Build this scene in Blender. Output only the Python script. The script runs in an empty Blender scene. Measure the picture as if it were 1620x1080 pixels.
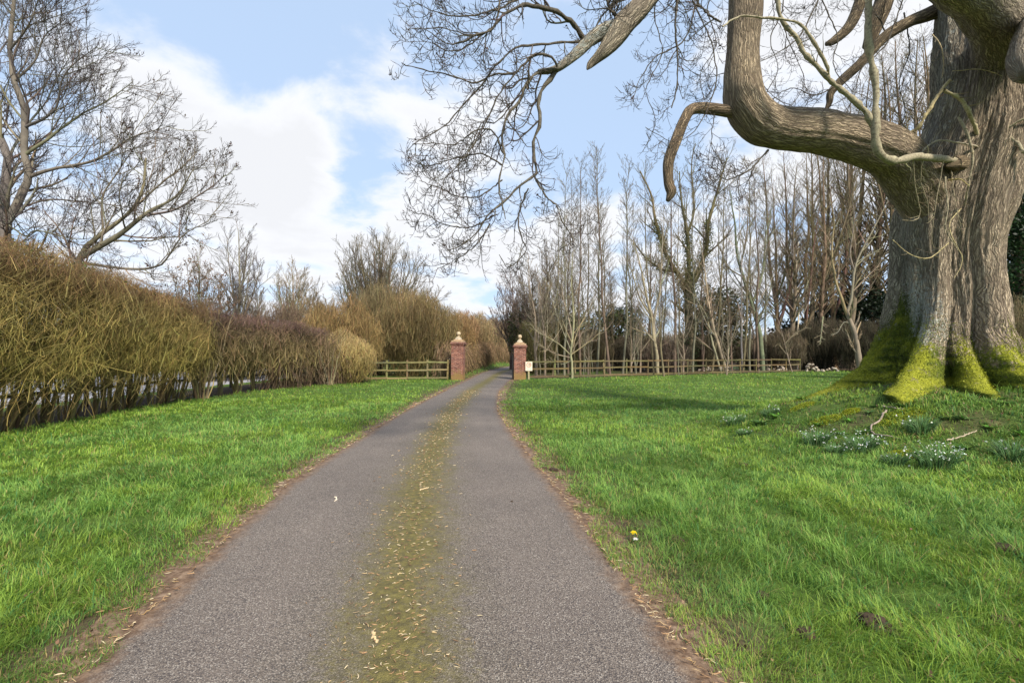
import bpy, bmesh, math, random
import numpy as np
from mathutils import Vector

# ------------------------------------------------------------------ camera, sky, sun, exposure
scene = bpy.context.scene
COL = scene.collection
cam_d = bpy.data.cameras.new('camera')
cam_d.sensor_width = 36.0
cam_d.lens = 17.0
cam_d.shift_y = 20.0 / 1620.0
cam_d.clip_start = 0.05
cam_d.clip_end = 3000.0
cam = bpy.data.objects.new('camera', cam_d)
COL.objects.link(cam)
cam.location = (0, 0, 1.5)
cam.rotation_euler = (math.radians(90), 0, 0)
scene.camera = cam

SUN_EL = math.radians(41)
SUN_AZ = math.radians(150)          # clockwise from +Y: over the right shoulder
sd = Vector((math.sin(SUN_AZ) * math.cos(SUN_EL), math.cos(SUN_AZ) * math.cos(SUN_EL), math.sin(SUN_EL)))
sl = bpy.data.lights.new('sun', 'SUN')
sl.energy = 3.6
sl.angle = math.radians(8.0)
sl.color = (1.0, 0.92, 0.8)
so = bpy.data.objects.new('sun', sl)
COL.objects.link(so)
so.rotation_euler = (-sd).to_track_quat('-Z', 'Y').to_euler()

scene.view_settings.view_transform = 'Standard'
scene.view_settings.look = 'None'
scene.view_settings.gamma = 1.0
scene.view_settings.use_curve_mapping = False
scene.view_settings.exposure = 0.92

F = 765.0
def P(px, py, Y):
    """a measured direction in the photograph and a chosen distance -> a point"""
    return np.array([(px - 810.0) / F * Y, Y, 1.5 + (560.0 - py) / F * Y])

world = bpy.data.worlds.new('World')
scene.world = world
world.use_nodes = True
wn, wl = world.node_tree.nodes, world.node_tree.links
wn.clear()
def wnode(t, **k):
    n = wn.new(t)
    for a, b in k.items():
        setattr(n, a, b)
    return n
def wmath(op, a, b=None, c=None, clamp=False):
    n = wnode('ShaderNodeMath', operation=op, use_clamp=clamp)
    for i, v in enumerate((a, b, c)):
        if v is None: continue
        if isinstance(v, (int, float)): n.inputs[i].default_value = v
        else: wl.new(v, n.inputs[i])
    return n.outputs[0]
sky = wnode('ShaderNodeTexSky', sky_type='NISHITA', sun_disc=False)
sky.sun_elevation = SUN_EL
sky.sun_rotation = SUN_AZ
sky.air_density = 1.0; sky.dust_density = 0.6; sky.ozone_density = 2.0
tc = wnode('ShaderNodeTexCoord')
sep = wnode('ShaderNodeSeparateXYZ'); wl.new(tc.outputs['Generated'], sep.inputs[0])
den = wmath('ADD', wmath('MAXIMUM', sep.outputs[2], 0.0), 0.22)
cmb = wnode('ShaderNodeCombineXYZ')
wl.new(wmath('DIVIDE', sep.outputs[0], den), cmb.inputs[0])
wl.new(wmath('DIVIDE', sep.outputs[1], den), cmb.inputs[1])
n1 = wnode('ShaderNodeTexNoise'); n1.inputs['Scale'].default_value = 2.9; n1.inputs['Detail'].default_value = 7; n1.inputs['Roughness'].default_value = 0.60; n1.inputs['Distortion'].default_value = 0.25
wl.new(cmb.outputs[0], n1.inputs['Vector'])
n2 = wnode('ShaderNodeTexNoise'); n2.inputs['Scale'].default_value = 0.9; n2.inputs['Detail'].default_value = 4
wl.new(cmb.outputs[0], n2.inputs['Vector'])
acc = None
# broad cloud banks (+) and clear gaps (-): direction measured in the photo, angular radius in degrees, weight
BLOBS = [(420,120,6,-.4),(560,50,11,-.5),(270,40,9,-.5),(590,200,4,-.3),(60,180,9,-.3),(230,120,5,.6),(300,185,6,.75),(380,225,7,.9),(450,265,5,.9),(330,290,9,.55),(200,260,9,.4),
         (80,300,12,.4),(540,130,6,.45),(610,115,6,.7),(700,150,7,.7),(160,45,5,.5),(500,180,4,.5),(500,190,4,.3),(640,220,6,.4),
         (730,240,6,.3),(560,370,9,.6),(680,390,9,.5),(420,350,8,.5),(880,390,7,.65),(960,400,6,.6),
         (1250,100,9,.45),(1400,150,12,.7),(1350,20,10,.4),(1180,330,8,.3),(760,460,9,.5),(1000,480,12,.4),(180,40,4,.25),(1130,420,6,.35),(830,190,5,.25),
         (480,30,13,-.45),(330,90,5,-.3),(640,20,9,-.35),(440,120,4,-.22),(950,180,9,-.5),(900,270,6,-.35),(1020,100,10,-.45),(560,300,4,-.35),(380,20,8,-.2),
         (780,60,7,-.3),(600,270,3,-.2),(1150,240,7,-.35),(60,60,10,-.2),(520,420,3,-.1),(680,335,3,-.2),(1130,100,6,-.3)]
for px, py, rad, w in BLOBS:
    d = np.array([(px-810)/F, 1.0, (560-py)/F]); d /= np.linalg.norm(d)
    dt = wnode('ShaderNodeVectorMath', operation='DOT_PRODUCT')
    wl.new(tc.outputs['Generated'], dt.inputs[0]); dt.inputs[1].default_value = tuple(d)
    mr = wnode('ShaderNodeMapRange', interpolation_type='SMOOTHSTEP')
    wl.new(dt.outputs['Value'], mr.inputs[0])
    mr.inputs[1].default_value = math.cos(math.radians(rad*1.45)); mr.inputs[2].default_value = 1.0
    mr.inputs[3].default_value = 0; mr.inputs[4].default_value = w
    acc = mr.outputs[0] if acc is None else wmath('ADD', acc, mr.outputs[0])
dens = wmath('ADD', wmath('MULTIPLY_ADD', n1.outputs[0], 3.3, -1.46), wmath('MULTIPLY', n2.outputs[0], 0.7))
dens = wmath('ADD', dens, wmath('MULTIPLY', acc, 0.55))
mk = wnode('ShaderNodeMapRange', interpolation_type='SMOOTHSTEP'); wl.new(dens, mk.inputs[0])
mk.inputs[1].default_value = 0.36; mk.inputs[2].default_value = 1.18; mk.inputs[3].default_value = 0.14; mk.inputs[4].default_value = 1.0
# cloud brightness: thick parts a little greyer
shd = wnode('ShaderNodeMapRange'); wl.new(dens, shd.inputs[0])
shd.inputs[1].default_value = 0.9; shd.inputs[2].default_value = 1.7; shd.inputs[3].default_value = 1.0; shd.inputs[4].default_value = 0.89
cc = wnode('ShaderNodeMix', data_type='RGBA', blend_type='MULTIPLY'); cc.inputs[0].default_value = 1
cc.inputs[6].default_value = (5.75, 5.85, 6.1, 1)
wl.new(shd.outputs[0], cc.inputs[7])
# thin high veil pales the blue, as in the photograph
pale = wnode('ShaderNodeMix', data_type='RGBA'); pale.inputs[0].default_value = 0.72
wl.new(sky.outputs[0], pale.inputs[6]); pale.inputs[7].default_value = (3.2, 4.45, 6.3, 1)
mx = wnode('ShaderNodeMix', data_type='RGBA')
wl.new(mk.outputs[0], mx.inputs[0]); wl.new(pale.outputs[2], mx.inputs[6]); wl.new(cc.outputs[2], mx.inputs[7])
bg = wnode('ShaderNodeBackground'); bg.inputs[1].default_value = 0.093
wl.new(mx.outputs[2], bg.inputs[0])
wo = wnode('ShaderNodeOutputWorld'); wl.new(bg.outputs[0], wo.inputs[0])

# ------------------------------------------------------------------ helpers
def rg(seed): return np.random.default_rng(seed)
def hash3(i, j, k):
    h = (i.astype(np.int64)*374761393 + j.astype(np.int64)*668265263 + k.astype(np.int64)*2147483647) & 0xffffffff
    h = ((h ^ (h >> 13)) * 1274126177) & 0xffffffff
    return ((h ^ (h >> 16)) & 0xffff) / 65535.0
def vnoise(x, y, z=None):
    """value noise 0..1"""
    x = np.asarray(x, float); y = np.asarray(y, float)
    z = np.zeros_like(x) if z is None else np.asarray(z, float) + np.zeros_like(x)
    i, j, k = np.floor(x), np.floor(y), np.floor(z)
    u, v, w = x-i, y-j, z-k
    u = u*u*(3-2*u); v = v*v*(3-2*v); w = w*w*(3-2*w)
    r = 0
    for a in (0, 1):
        for b in (0, 1):
            for c in (0, 1):
                r = r + hash3(i+a, j+b, k+c) * (u if a else 1-u) * (v if b else 1-v) * (w if c else 1-w)
    return r
def fbm(x, y, z=None, o=4):
    s = 0; a = .5; t = 0
    for n in range(o):
        q = 2.03**n
        s = s + a*vnoise(np.asarray(x)*q+n*17.3, np.asarray(y)*q+n*5.1, None if z is None else np.asarray(z)*q); t += a; a *= .5
    return s/t
def sstep(a, b, x):
    t = np.clip((x-a)/(b-a), 0, 1); return t*t*(3-2*t)

def tag(o, label=None, cat=None, group=None, kind=None):
    if label: o['label'] = label
    if cat: o['category'] = cat
    if group: o['group'] = group
    if kind: o['kind'] = kind
    return o
def thing(name, loc, label, cat, group=None, rz=0):
    o = bpy.data.objects.new(name, None); COL.objects.link(o)
    o.location = tuple(float(v) for v in loc); o.rotation_euler = (0, 0, rz); o.empty_display_size = .3
    return tag(o, label, cat, group)
def copy_tree(o, loc=None, rz=None, sc=None, parent=None):
    c = o.copy(); COL.objects.link(c)
    if parent is not None: c.parent = parent
    if loc is not None: c.location = tuple(float(v) for v in loc)
    if rz is not None: c.rotation_euler = (c.rotation_euler[0], c.rotation_euler[1], rz)
    if sc is not None: c.scale = sc if hasattr(sc, '__len__') else (sc, sc, sc)
    for ch in [x for x in KIDS.get(o.name, [])]:
        copy_tree(ch, parent=c)
    return c
KIDS = {}
def raw_obj(name, V, faces_sizes, loops, mat, parent=None, col=None, smooth=True, uv=None, extra=None):
    me = bpy.data.meshes.new(name)
    V = np.ascontiguousarray(V, dtype=np.float32)
    me.vertices.add(len(V)); me.vertices.foreach_set('co', V.ravel())
    loops = np.ascontiguousarray(loops, dtype=np.int32)
    me.loops.add(len(loops)); me.loops.foreach_set('vertex_index', loops)
    st = np.concatenate([[0], np.cumsum(faces_sizes)[:-1]]).astype(np.int32)
    me.polygons.add(len(st)); me.polygons.foreach_set('loop_start', st)
    me.update(calc_edges=True)
    me.polygons.foreach_set('use_smooth', np.full(len(st), smooth, dtype=bool))
    if col is not None:
        a = me.color_attributes.new('Col', 'BYTE_COLOR' if False else 'FLOAT_COLOR', 'POINT')
        c = np.ones((len(V), 4), np.float32); c[:, :3] = col
        a.data.foreach_set('color', c.ravel())
    if extra:
        for k, v in extra.items():
            a = me.attributes.new(k, 'FLOAT', 'POINT'); a.data.foreach_set('value', np.ascontiguousarray(v, dtype=np.float32))
    if uv is not None:      # per vertex uv
        l = me.uv_layers.new(name='UVMap'); l.data.foreach_set('uv', np.ascontiguousarray(uv[loops], dtype=np.float32).ravel())
    mats = mat if isinstance(mat, (list, tuple)) else [mat]
    for m in mats: me.materials.append(m)
    o = bpy.data.objects.new(name, me); COL.objects.link(o)
    if parent is not None:
        o.parent = parent; KIDS.setdefault(parent.name, []).append(o)
    return o
def quads_obj(name, V, Q, mat, parent=None, **k):
    Q = np.asarray(Q); return raw_obj(name, V, np.full(len(Q), Q.shape[1]), Q.ravel(), mat, parent, **k)

class Geo:
    """collects vertices/faces (numpy) with colours, uvs; builds ONE mesh object"""
    def __init__(s): s.V=[]; s.L=[]; s.S=[]; s.C=[]; s.U=[]; s.n=0
    def add(s, V, Q, col=(1,1,1), uv=None):
        V = np.asarray(V, float).reshape(-1,3); Q = np.asarray(Q)
        s.V.append(V); s.L.append((Q+s.n).ravel()); s.S.append(np.full(len(Q), Q.shape[1]))
        c = np.asarray(col, float); s.C.append(np.broadcast_to(c, (len(V),3)) if c.ndim==1 else c)
        s.U.append(np.zeros((len(V),2)) if uv is None else uv); s.n += len(V)
    def build(s, name, mat, parent=None, smooth=True, origin=None):
        V = np.concatenate(s.V)
        if origin is not None: V = V - np.asarray(origin)
        return raw_obj(name, V, np.concatenate(s.S), np.concatenate(s.L), mat, parent,
                       col=np.concatenate(s.C), smooth=smooth, uv=np.concatenate(s.U))
    def box(s, c, h, col=(1,1,1), R=None, taper=1.0):
        """centre, half sizes; uv in metres per face"""
        fs = [((0,-1,0),(1,0,0),(0,0,1)),((1,0,0),(0,1,0),(0,0,1)),((0,1,0),(-1,0,0),(0,0,1)),((-1,0,0),(0,-1,0),(0,0,1)),((0,0,1),(1,0,0),(0,1,0)),((0,0,-1),(1,0,0),(0,-1,0))]
        h = np.asarray(h, float); V=[]; U=[]; Q=[]
        for n_, u_, v_ in fs:
            n_,u_,v_ = map(np.asarray,(n_,u_,v_)); b=len(V)
            for a_, b_ in ((-1,-1),(1,-1),(1,1),(-1,1)):
                p = (n_+a_*u_+b_*v_)*h
                if p[2] > 0: p = p*np.array([taper,taper,1])
                V.append(p); U.append((a_*abs(u_@h)+ (n_@(0,1,0))*.37, b_*abs(v_@h)))
            Q.append((b,b+1,b+2,b+3))
        V = np.array(V)
        if R is not None: V = V @ np.asarray(R).T
        s.add(V+np.asarray(c), Q, col, np.array(U))

def tubes(geo, Pn, R, sides, col):
    """Pn (N,K,3) polylines, R (N,K) radii -> tubes. col (3,) or (N,3) or (N,K,3)"""
    Pn = np.asarray(Pn, float); N, K, _ = Pn.shape
    if N == 0: return
    T = np.gradient(Pn, axis=1) if K > 2 else np.repeat(Pn[:,1:2]-Pn[:,:1], 2, axis=1)
    T /= np.linalg.norm(T, axis=2, keepdims=True)+1e-9
    m = np.abs(T.mean(axis=1)); ref = np.zeros((N,3)); ref[np.arange(N), m.argmin(axis=1)] = 1
    U = np.cross(T, ref[:,None,:]); U /= np.linalg.norm(U, axis=2, keepdims=True)+1e-9
    W = np.cross(T, U)
    a = np.arange(sides)*2*np.pi/sides
    V = Pn[:,:,None,:] + R[:,:,None,None]*(np.cos(a)[None,None,:,None]*U[:,:,None,:] + np.sin(a)[None,None,:,None]*W[:,:,None,:])
    idx = np.arange(N*K*sides).reshape(N,K,sides)
    nx = np.roll(idx, -1, axis=2)
    Q = np.stack([idx[:,:-1], nx[:,:-1], nx[:,1:], idx[:,1:]], axis=-1).reshape(-1,4)
    L = np.concatenate([np.zeros((N,1)), np.cumsum(np.linalg.norm(np.diff(Pn,axis=1),axis=2),axis=1)],axis=1)
    uv = np.zeros((N,K,sides,2)); uv[...,0] = (a/(2*np.pi))[None,None,:]*2*np.pi*R[:,:1,None]; uv[...,1] = L[:,:,None]
    c = np.asarray(col, float)
    if c.ndim == 1: c = np.broadcast_to(c,(N*K*sides,3))
    elif c.ndim == 2: c = np.repeat(c, K*sides, axis=0)
    else: c = np.repeat(c.reshape(-1,3), sides, axis=0)
    geo.add(V, Q, c, uv.reshape(-1,2))

def unit(v): return v/(np.linalg.norm(v,axis=-1,keepdims=True)+1e-9)
def resample(P0, K):
    """catmull-rom resample of one polyline (n,3+) to K points"""
    P0 = np.asarray(P0, float); n = len(P0)
    if n == 2: t = np.linspace(0,1,K)[:,None]; return P0[0]*(1-t)+P0[1]*t
    E = np.concatenate([[2*P0[0]-P0[1]], P0, [2*P0[-1]-P0[-2]]])
    seg = np.linalg.norm(np.diff(P0[:,:3],axis=0),axis=1); s = np.concatenate([[0],np.cumsum(seg)]); s/=s[-1]
    t = np.linspace(0,1,K); i = np.clip(np.searchsorted(s,t,side='right')-1,0,n-2)
    u = ((t-s[i])/(s[i+1]-s[i]+1e-9))[:,None]
    a,b,c,d = E[i],E[i+1],E[i+2],E[i+3]
    return .5*((2*b)+(-a+c)*u+(2*a-5*b+4*c-d)*u*u+(-a+3*b-3*c+d)*u**3)
def pline(pts, K, r0, r1, power=1.0):
    """pixel/depth polyline -> (1,K,3),(1,K)"""
    Q = np.array([P(*p[:3]) for p in pts]); X = resample(Q, K)
    t = np.linspace(0,1,K)**power
    return X[None], (r0*(1-t)+r1*t)[None]

def grow(Pp, Rp, n, t0, t1, ang, length, rad, K, wig, up, rng, tip=.15, curve=None, lenprof=.5, minr=0.0, fit=None, absr=None):
    """children on a batch of parent polylines. length = fraction of the parent's length, or absolute when negative"""
    N, Kp, _ = Pp.shape
    tt = (np.arange(n)[None,:]+rng.uniform(0,1,(N,n)))/n; t = t0+(t1-t0)*tt
    f = t*(Kp-1); i = np.clip(np.floor(f).astype(int),0,Kp-2); u = (f-i)[...,None]
    ar = np.arange(N)[:,None]
    A = Pp[ar,i]; B = Pp[ar,i+1]; S = A*(1-u)+B*u; T = unit(B-A)
    R0 = (Rp[ar,i]*(1-u[...,0])+Rp[ar,i+1]*u[...,0])
    L = np.linalg.norm(np.diff(Pp,axis=1),axis=2).sum(1)[:,None]*length if length>0 else np.full((N,1),-length)
    L = L*(1-lenprof*tt)*rng.uniform(.65,1.25,(N,n))
    rnd = rng.normal(size=(N,n,3)); perp = unit(rnd-(rnd*T).sum(-1,keepdims=True)*T)
    a = np.radians(ang)*rng.uniform(.7,1.3,(N,n))[...,None]
    D = unit(T*np.cos(a)+perp*np.sin(a))
    S=S.reshape(-1,3); D=D.reshape(-1,3); L=L.reshape(-1); R0=R0.reshape(-1)
    X = np.empty((len(S),K,3)); X[:,0]=S; h = (L/(K-1))[:,None]
    for k in range(1,K):
        D = unit(D + wig*rng.normal(size=D.shape) + np.array([0,0,up if curve is None else curve[k-1]]))
        X[:,k] = X[:,k-1]+D*h
    r = np.maximum(R0*rad, minr)[:,None] if absr is None else np.full((len(S),1),absr)
    R = r*(1-(1-tip)*np.linspace(0,1,K))[None,:]
    if minr: R = np.maximum(R, minr*.6)
    return X, R

def leaves(geo, C, size, col, rng, aspect=.6, flat=0.0):
    """leaf quads (rhombus, folded) at centres"""
    N = len(C); d = unit(rng.normal(size=(N,3))); q = rng.normal(size=(N,3)); q[:,2] += flat*3
    w = unit(np.cross(d,q)); s = (size*rng.uniform(.6,1.3,N))[:,None]
    V = np.stack([C-d*s*.5, C+w*s*aspect*.5, C+d*s*.5, C-w*s*aspect*.5],axis=1)
    Q = np.arange(N*4).reshape(N,4)
    c = np.asarray(col,float); c = np.broadcast_to(c,(N,3)) if c.ndim==1 else c
    geo.add(V, Q, np.repeat(c,4,axis=0))
def vary(c, n, rng, amt=.25, hue=.08):
    return np.clip(np.asarray(c)*(1+amt*rng.normal(size=(n,1)))*(1+hue*rng.normal(size=(n,3))),.003,1)

# ------------------------------------------------------------------ materials
def mat(name):
    m = bpy.data.materials.new(name); m.use_nodes = True
    nt = m.node_tree; b = nt.nodes['Principled BSDF']; b.inputs['Roughness'].default_value = .85
    b.inputs['Specular IOR Level'].default_value = .25
    return m, nt, b
def N_(nt, t, **k):
    n = nt.nodes.new(t)
    for a, b in k.items(): setattr(n, a, b)
    return n
def noise(nt, vec, scale, detail=4, rough=.55, dist=0):
    n = N_(nt,'ShaderNodeTexNoise'); n.inputs['Scale'].default_value=scale; n.inputs['Detail'].default_value=detail
    n.inputs['Roughness'].default_value=rough; n.inputs['Distortion'].default_value=dist
    if vec is not None: nt.links.new(vec, n.inputs['Vector'])
    return n.outputs[0]
def ramp(nt, fac, stops, interp='LINEAR'):
    n = N_(nt,'ShaderNodeValToRGB'); n.color_ramp.interpolation = interp
    e = n.color_ramp.elements
    while len(e) < len(stops): e.new(.5)
    for el,(p,c) in zip(e,stops): el.position=p; el.color=(*c,1) if len(c)==3 else c
    nt.links.new(fac, n.inputs[0]); return n.outputs[0]
def mix(nt, f, a, b, blend='MIX'):
    n = N_(nt,'ShaderNodeMix',data_type='RGBA',blend_type=blend)
    for i,v in ((0,f),(6,a),(7,b)):
        if isinstance(v,(int,float)): n.inputs[i].default_value = v
        elif isinstance(v,tuple): n.inputs[i].default_value = (*v,1) if len(v)==3 else v
        else: nt.links.new(v,n.inputs[i])
    return n.outputs[2]
def maprange(nt, v, a, b, c=0., d=1.):
    n = N_(nt,'ShaderNodeMapRange'); nt.links.new(v,n.inputs[0])
    for i,x in enumerate((a,b,c,d)): n.inputs[i+1].default_value=x
    return n.outputs[0]
def mapping(nt, vec, scale):
    n = N_(nt,'ShaderNodeMapping'); nt.links.new(vec,n.inputs[0]); n.inputs['Scale'].default_value=scale; return n.outputs[0]
def attr(nt, name, out='Color'):
    n = N_(nt,'ShaderNodeAttribute'); n.attribute_name=name; return n.outputs[out]
def bump(nt, b, h, strength=.5, dist=.02):
    n = N_(nt,'ShaderNodeBump'); n.inputs['Strength'].default_value=strength; n.inputs['Distance'].default_value=dist
    nt.links.new(h,n.inputs['Height']); nt.links.new(n.outputs[0], b.inputs['Normal'])

def m_twig():
    m,nt,b = mat('twig_bark'); g = N_(nt,'ShaderNodeNewGeometry').outputs['Position']
    n = noise(nt,g,3.0,3); k = ramp(nt,n,[(.3,(.72,.72,.72)),(.7,(1.25,1.22,1.15))])
    nt.links.new(mix(nt,1.0,attr(nt,'Col'),k,'MULTIPLY'), b.inputs['Base Color']); return m
def m_leaf(name='leaf', trans=.25, gloss=.5):
    m,nt,b = mat(name); b.inputs['Roughness'].default_value=gloss
    c = attr(nt,'Col'); nt.links.new(c,b.inputs['Base Color'])
    t = N_(nt,'ShaderNodeBsdfTranslucent'); nt.links.new(c,t.inputs[0])
    mx_ = N_(nt,'ShaderNodeMixShader'); mx_.inputs[0].default_value=trans
    nt.links.new(b.outputs[0],mx_.inputs[1]); nt.links.new(t.outputs[0],mx_.inputs[2])
    nt.links.new(mx_.outputs[0], nt.nodes['Material Output'].inputs[0]); return m
def m_bark(name, dark, light, su=12., sv=2.6, bs=.8, bd=.03):
    """furrowed bark on metre UVs; Col tints, attribute moss covers"""
    m,nt,b = mat(name)
    uv = N_(nt,'ShaderNodeUVMap').outputs[0]
    pos = N_(nt,'ShaderNodeNewGeometry').outputs['Position']
    dn = N_(nt,'ShaderNodeTexNoise'); dn.inputs['Scale'].default_value=2.5; dn.inputs['Detail'].default_value=3; nt.links.new(uv,dn.inputs['Vector'])
    va = N_(nt,'ShaderNodeVectorMath',operation='MULTIPLY_ADD'); nt.links.new(dn.outputs['Color'],va.inputs[0]); va.inputs[1].default_value=(.16,.3,0); nt.links.new(uv,va.inputs[2])
    d2 = N_(nt,'ShaderNodeTexNoise'); d2.inputs['Scale'].default_value=14; d2.inputs['Detail'].default_value=3; nt.links.new(uv,d2.inputs['Vector'])
    vb = N_(nt,'ShaderNodeVectorMath',operation='MULTIPLY_ADD'); nt.links.new(d2.outputs['Color'],vb.inputs[0]); vb.inputs[1].default_value=(.035,.09,0); nt.links.new(va.outputs[0],vb.inputs[2])
    def crk(fx,fy,hi,lo):
        v_ = N_(nt,'ShaderNodeTexVoronoi',feature='DISTANCE_TO_EDGE'); v_.inputs['Scale'].default_value=1.0
        nt.links.new(mapping(nt,vb.outputs[0],(su*fx,sv*fy,1)),v_.inputs['Vector']); return maprange(nt,v_.outputs[0],0,hi,lo,1)
    mn = N_(nt,'ShaderNodeMath',operation='MULTIPLY'); nt.links.new(crk(1.,1.,.20,0.),mn.inputs[0]); nt.links.new(crk(2.3,2.2,.16,.45),mn.inputs[1])
    ridge = mn.outputs[0]
    fine = noise(nt,mapping(nt,uv,(75,22,1)),1.0,5,.7)
    hgt = mix(nt,.35,ridge,fine)
    c = mix(nt,ridge,dark,light)
    c = mix(nt,1.0,c,ramp(nt,fine,[(.3,(.65,.65,.65)),(.7,(1.3,1.28,1.25))]),'MULTIPLY')
    c = mix(nt,1.0,c,ramp(nt,noise(nt,pos,1.3,4),[(.3,(.75,.74,.74)),(.7,(1.2,1.2,1.15))]),'MULTIPLY')
    c = mix(nt,1.0,c,attr(nt,'Col'),'MULTIPLY')
    nt.links.new(c,b.inputs['Base Color']); b.inputs['Roughness'].default_value=.92
    bump(nt,b,hgt,bs,bd); return m, nt, b, c, hgt, pos, ridge
# ------------------------------------------------------------------ terrain
RY = np.array([-4, 0, 1.2, 2.2, 3.0, 4.0, 4.8, 6.2, 8.2, 12.75, 19, 25.5, 28.7, 38, 52, 70, 100, 150.])
RL = np.array([-1.3,-1.6,-1.85,-1.98,-2.12,-2.32,-2.5,-2.6,-2.66,-2.8,-2.75,-2.6,-2.55,-2.4,-1.3,1.2,8,24])
RR = np.array([1.3,1.15,1.0,.9,.75,.66,.58,.38,.1,-.38,-.5,-.22,0.0,.45,1.9,4.4,11.6,28])
_yy = np.linspace(-4,150,1541)
def _smooth(v):
    z = np.interp(_yy, RY, v)
    for _ in range(3): z = np.convolve(np.pad(z,6,mode='edge'), np.ones(13)/13, 'valid')
    return z
_l, _r = _smooth(RL), _smooth(RR)
def road_l(y): return np.interp(y,_yy,_l)
def road_r(y): return np.interp(y,_yy,_r)
def hedge_x(y): return np.interp(y,[-5,5,10,16,20,23,27,29],[-9.3,-9.6,-10.0,-10.8,-10.7,-9.9,-8.0,-7.0])
def fence_y(x): return np.interp(x,[-30,-8.2,-2.9,.6,24.6,60],[27.5,27.8,28.4,28.6,41.0,55.0])
MC = (8.15, 8.8)
def H(x, y):
    x = np.asarray(x,float); y = np.asarray(y,float)
    r2 = (x-MC[0])**2+(y-MC[1])**2
    lump = (fbm(x*1.1,y*1.1)-.5)*.16
    h = .98*np.exp(-(np.sqrt(r2)/2.95)**3) + lump*np.exp(-r2/(3.6**2))*1.6
    off = np.maximum(road_l(y)-x, x-road_r(y)); away = sstep(.3,1.6,off)
    h = h + away*(fbm(x*.8+9,y*.8)-.5)*.07
    bank = sstep(.2,2.5,road_l(y)-x)*sstep(29,60,y)*.75*(x<road_l(y))
    return h + bank
def on_ground(px, py):
    d = np.array([(px-810)/F,1,(560-py)/F]); lo = .5
    for y in np.linspace(1,90,9000):
        if 1.5+d[2]*y <= H(d[0]*y,y): return np.array([d[0]*y,y,float(H(d[0]*y,y))])
    return np.array([d[0]*60,60,0.])
def G3(x,y,dz=0.): return (float(x),float(y),float(H(x,y))+dz)

def spaced(a, n, lin):
    t = np.linspace(-1,1,n); return np.sinh(t*a)/np.sinh(a)*lin
gx = np.sort(np.concatenate([np.arange(-14,14,.25), spaced(5,90,900)]))
gy = np.sort(np.concatenate([np.arange(-6,32,.25), -6-np.geomspace(.5,700,30), 32+np.geomspace(.5,1500,70)]))
gx = gx[np.concatenate([[True],np.diff(gx)>.02])]
X,Y = np.meshgrid(gx,gy); Z = H(X,Y)
nx,ny = len(gx),len(gy); idx = np.arange(nx*ny).reshape(ny,nx)
Q = np.stack([idx[:-1,:-1],idx[:-1,1:],idx[1:,1:],idx[1:,:-1]],-1).reshape(-1,4)
nz = fbm(X*.9,Y*.9)
wood = np.clip(sstep(0.0,1.0,Y-fence_y(X)+(nz-.5)*2)*(X>road_r(np.clip(Y,-4,150))+1.2) + sstep(-.1,.5,hedge_x(Y)-X+.5+(nz-.5)*1.2)*(Y<27.5)*(X>-13.2),0,1)
glade = np.exp(-(((X-5.5)/3.5)**2+((Y-42)/6)**2)) + np.exp(-(((X-24)/3)**2+((Y-52)/7)**2)) + (Y>95)
wood = np.clip(wood-glade*1.3,0,1)
_off = np.maximum(road_l(np.clip(Y,-4,150))-X, X-road_r(np.clip(Y,-4,150)))
wood = np.maximum(wood, sstep(.85,.35,_off+.3*(nz-.5))*(Y<60))
wood = np.maximum(wood, .6*sstep(.52,.66,fbm(X*1.9+7,Y*1.9))*(np.hypot(X-MC[0],Y-MC[1])<3.6))
m_ground,nt,b = mat('ground_soil_and_turf')
pos = N_(nt,'ShaderNodeNewGeometry').outputs['Position']
gcol = ramp(nt,noise(nt,pos,1.1,6,.6),[(.25,(.040,.070,.012)),(.5,(.065,.115,.016)),(.75,(.10,.15,.03))])
gcol = mix(nt,1.0,gcol,ramp(nt,noise(nt,pos,14,5,.7),[(.3,(.6,.62,.6)),(.7,(1.3,1.25,1.1))]),'MULTIPLY')
bcol = ramp(nt,noise(nt,pos,5,6,.7),[(.3,(.030,.022,.012)),(.5,(.075,.052,.030)),(.7,(.14,.10,.06))])
wd = attr(nt,'wood','Fac')
nt.links.new(mix(nt,wd,gcol,bcol), b.inputs['Base Color']); b.inputs['Roughness'].default_value=.95
bump(nt,b,noise(nt,pos,9,6,.7),.6,.06)
ground = quads_obj('ground', np.stack([X,Y,Z],-1).reshape(-1,3), Q, m_ground, extra={'wood':wood.ravel()})
tag(ground,kind='structure')

# ------------------------------------------------------------------ driveway (asphalt with mossy middle and worn dirt edges)
ys = np.concatenate([np.arange(-4,12,.1),np.arange(12,40,.3),np.arange(40,140,1.0)])
PAD = .36
lat = np.concatenate([[-PAD,-.3,-.18,-.08,0],np.linspace(.06,.94,15),[1,1.08,1.18,1.3,1+PAD]])
V=[];S_=[];E_=[]
for y in ys:
    l,r = float(road_l(y)),float(road_r(y)); w = r-l
    for t in lat:
        if t<0: x=l+t; e=t
        elif t>1: x=r+(t-1); e=-(t-1)
        else: x=l+t*w; e=min(t,1-t)*w
        camber = .02*(1-(2*min(max(t,0),1)-1)**2)
        V.append((x,y,float(.012+camber - max(0,-e)*.045)))
        S_.append((min(max(t,-.2),1.2)-.5)*w); E_.append(e)
V=np.array(V); V[:,2]+=H(V[:,0],V[:,1])*(np.array(E_)<0) ; S_=np.array(S_);E_=np.array(E_)
V[:,2] = np.where(E_<-.40, V[:,2]-.03, V[:,2])
nl=len(lat); idx=np.arange(len(V)).reshape(-1,nl)
Q=np.stack([idx[:-1,:-1],idx[:-1,1:],idx[1:,1:],idx[1:,:-1]],-1).reshape(-1,4)
m_road,nt,b = mat('driveway_asphalt')
pos = N_(nt,'ShaderNodeNewGeometry').outputs['Position']
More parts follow.
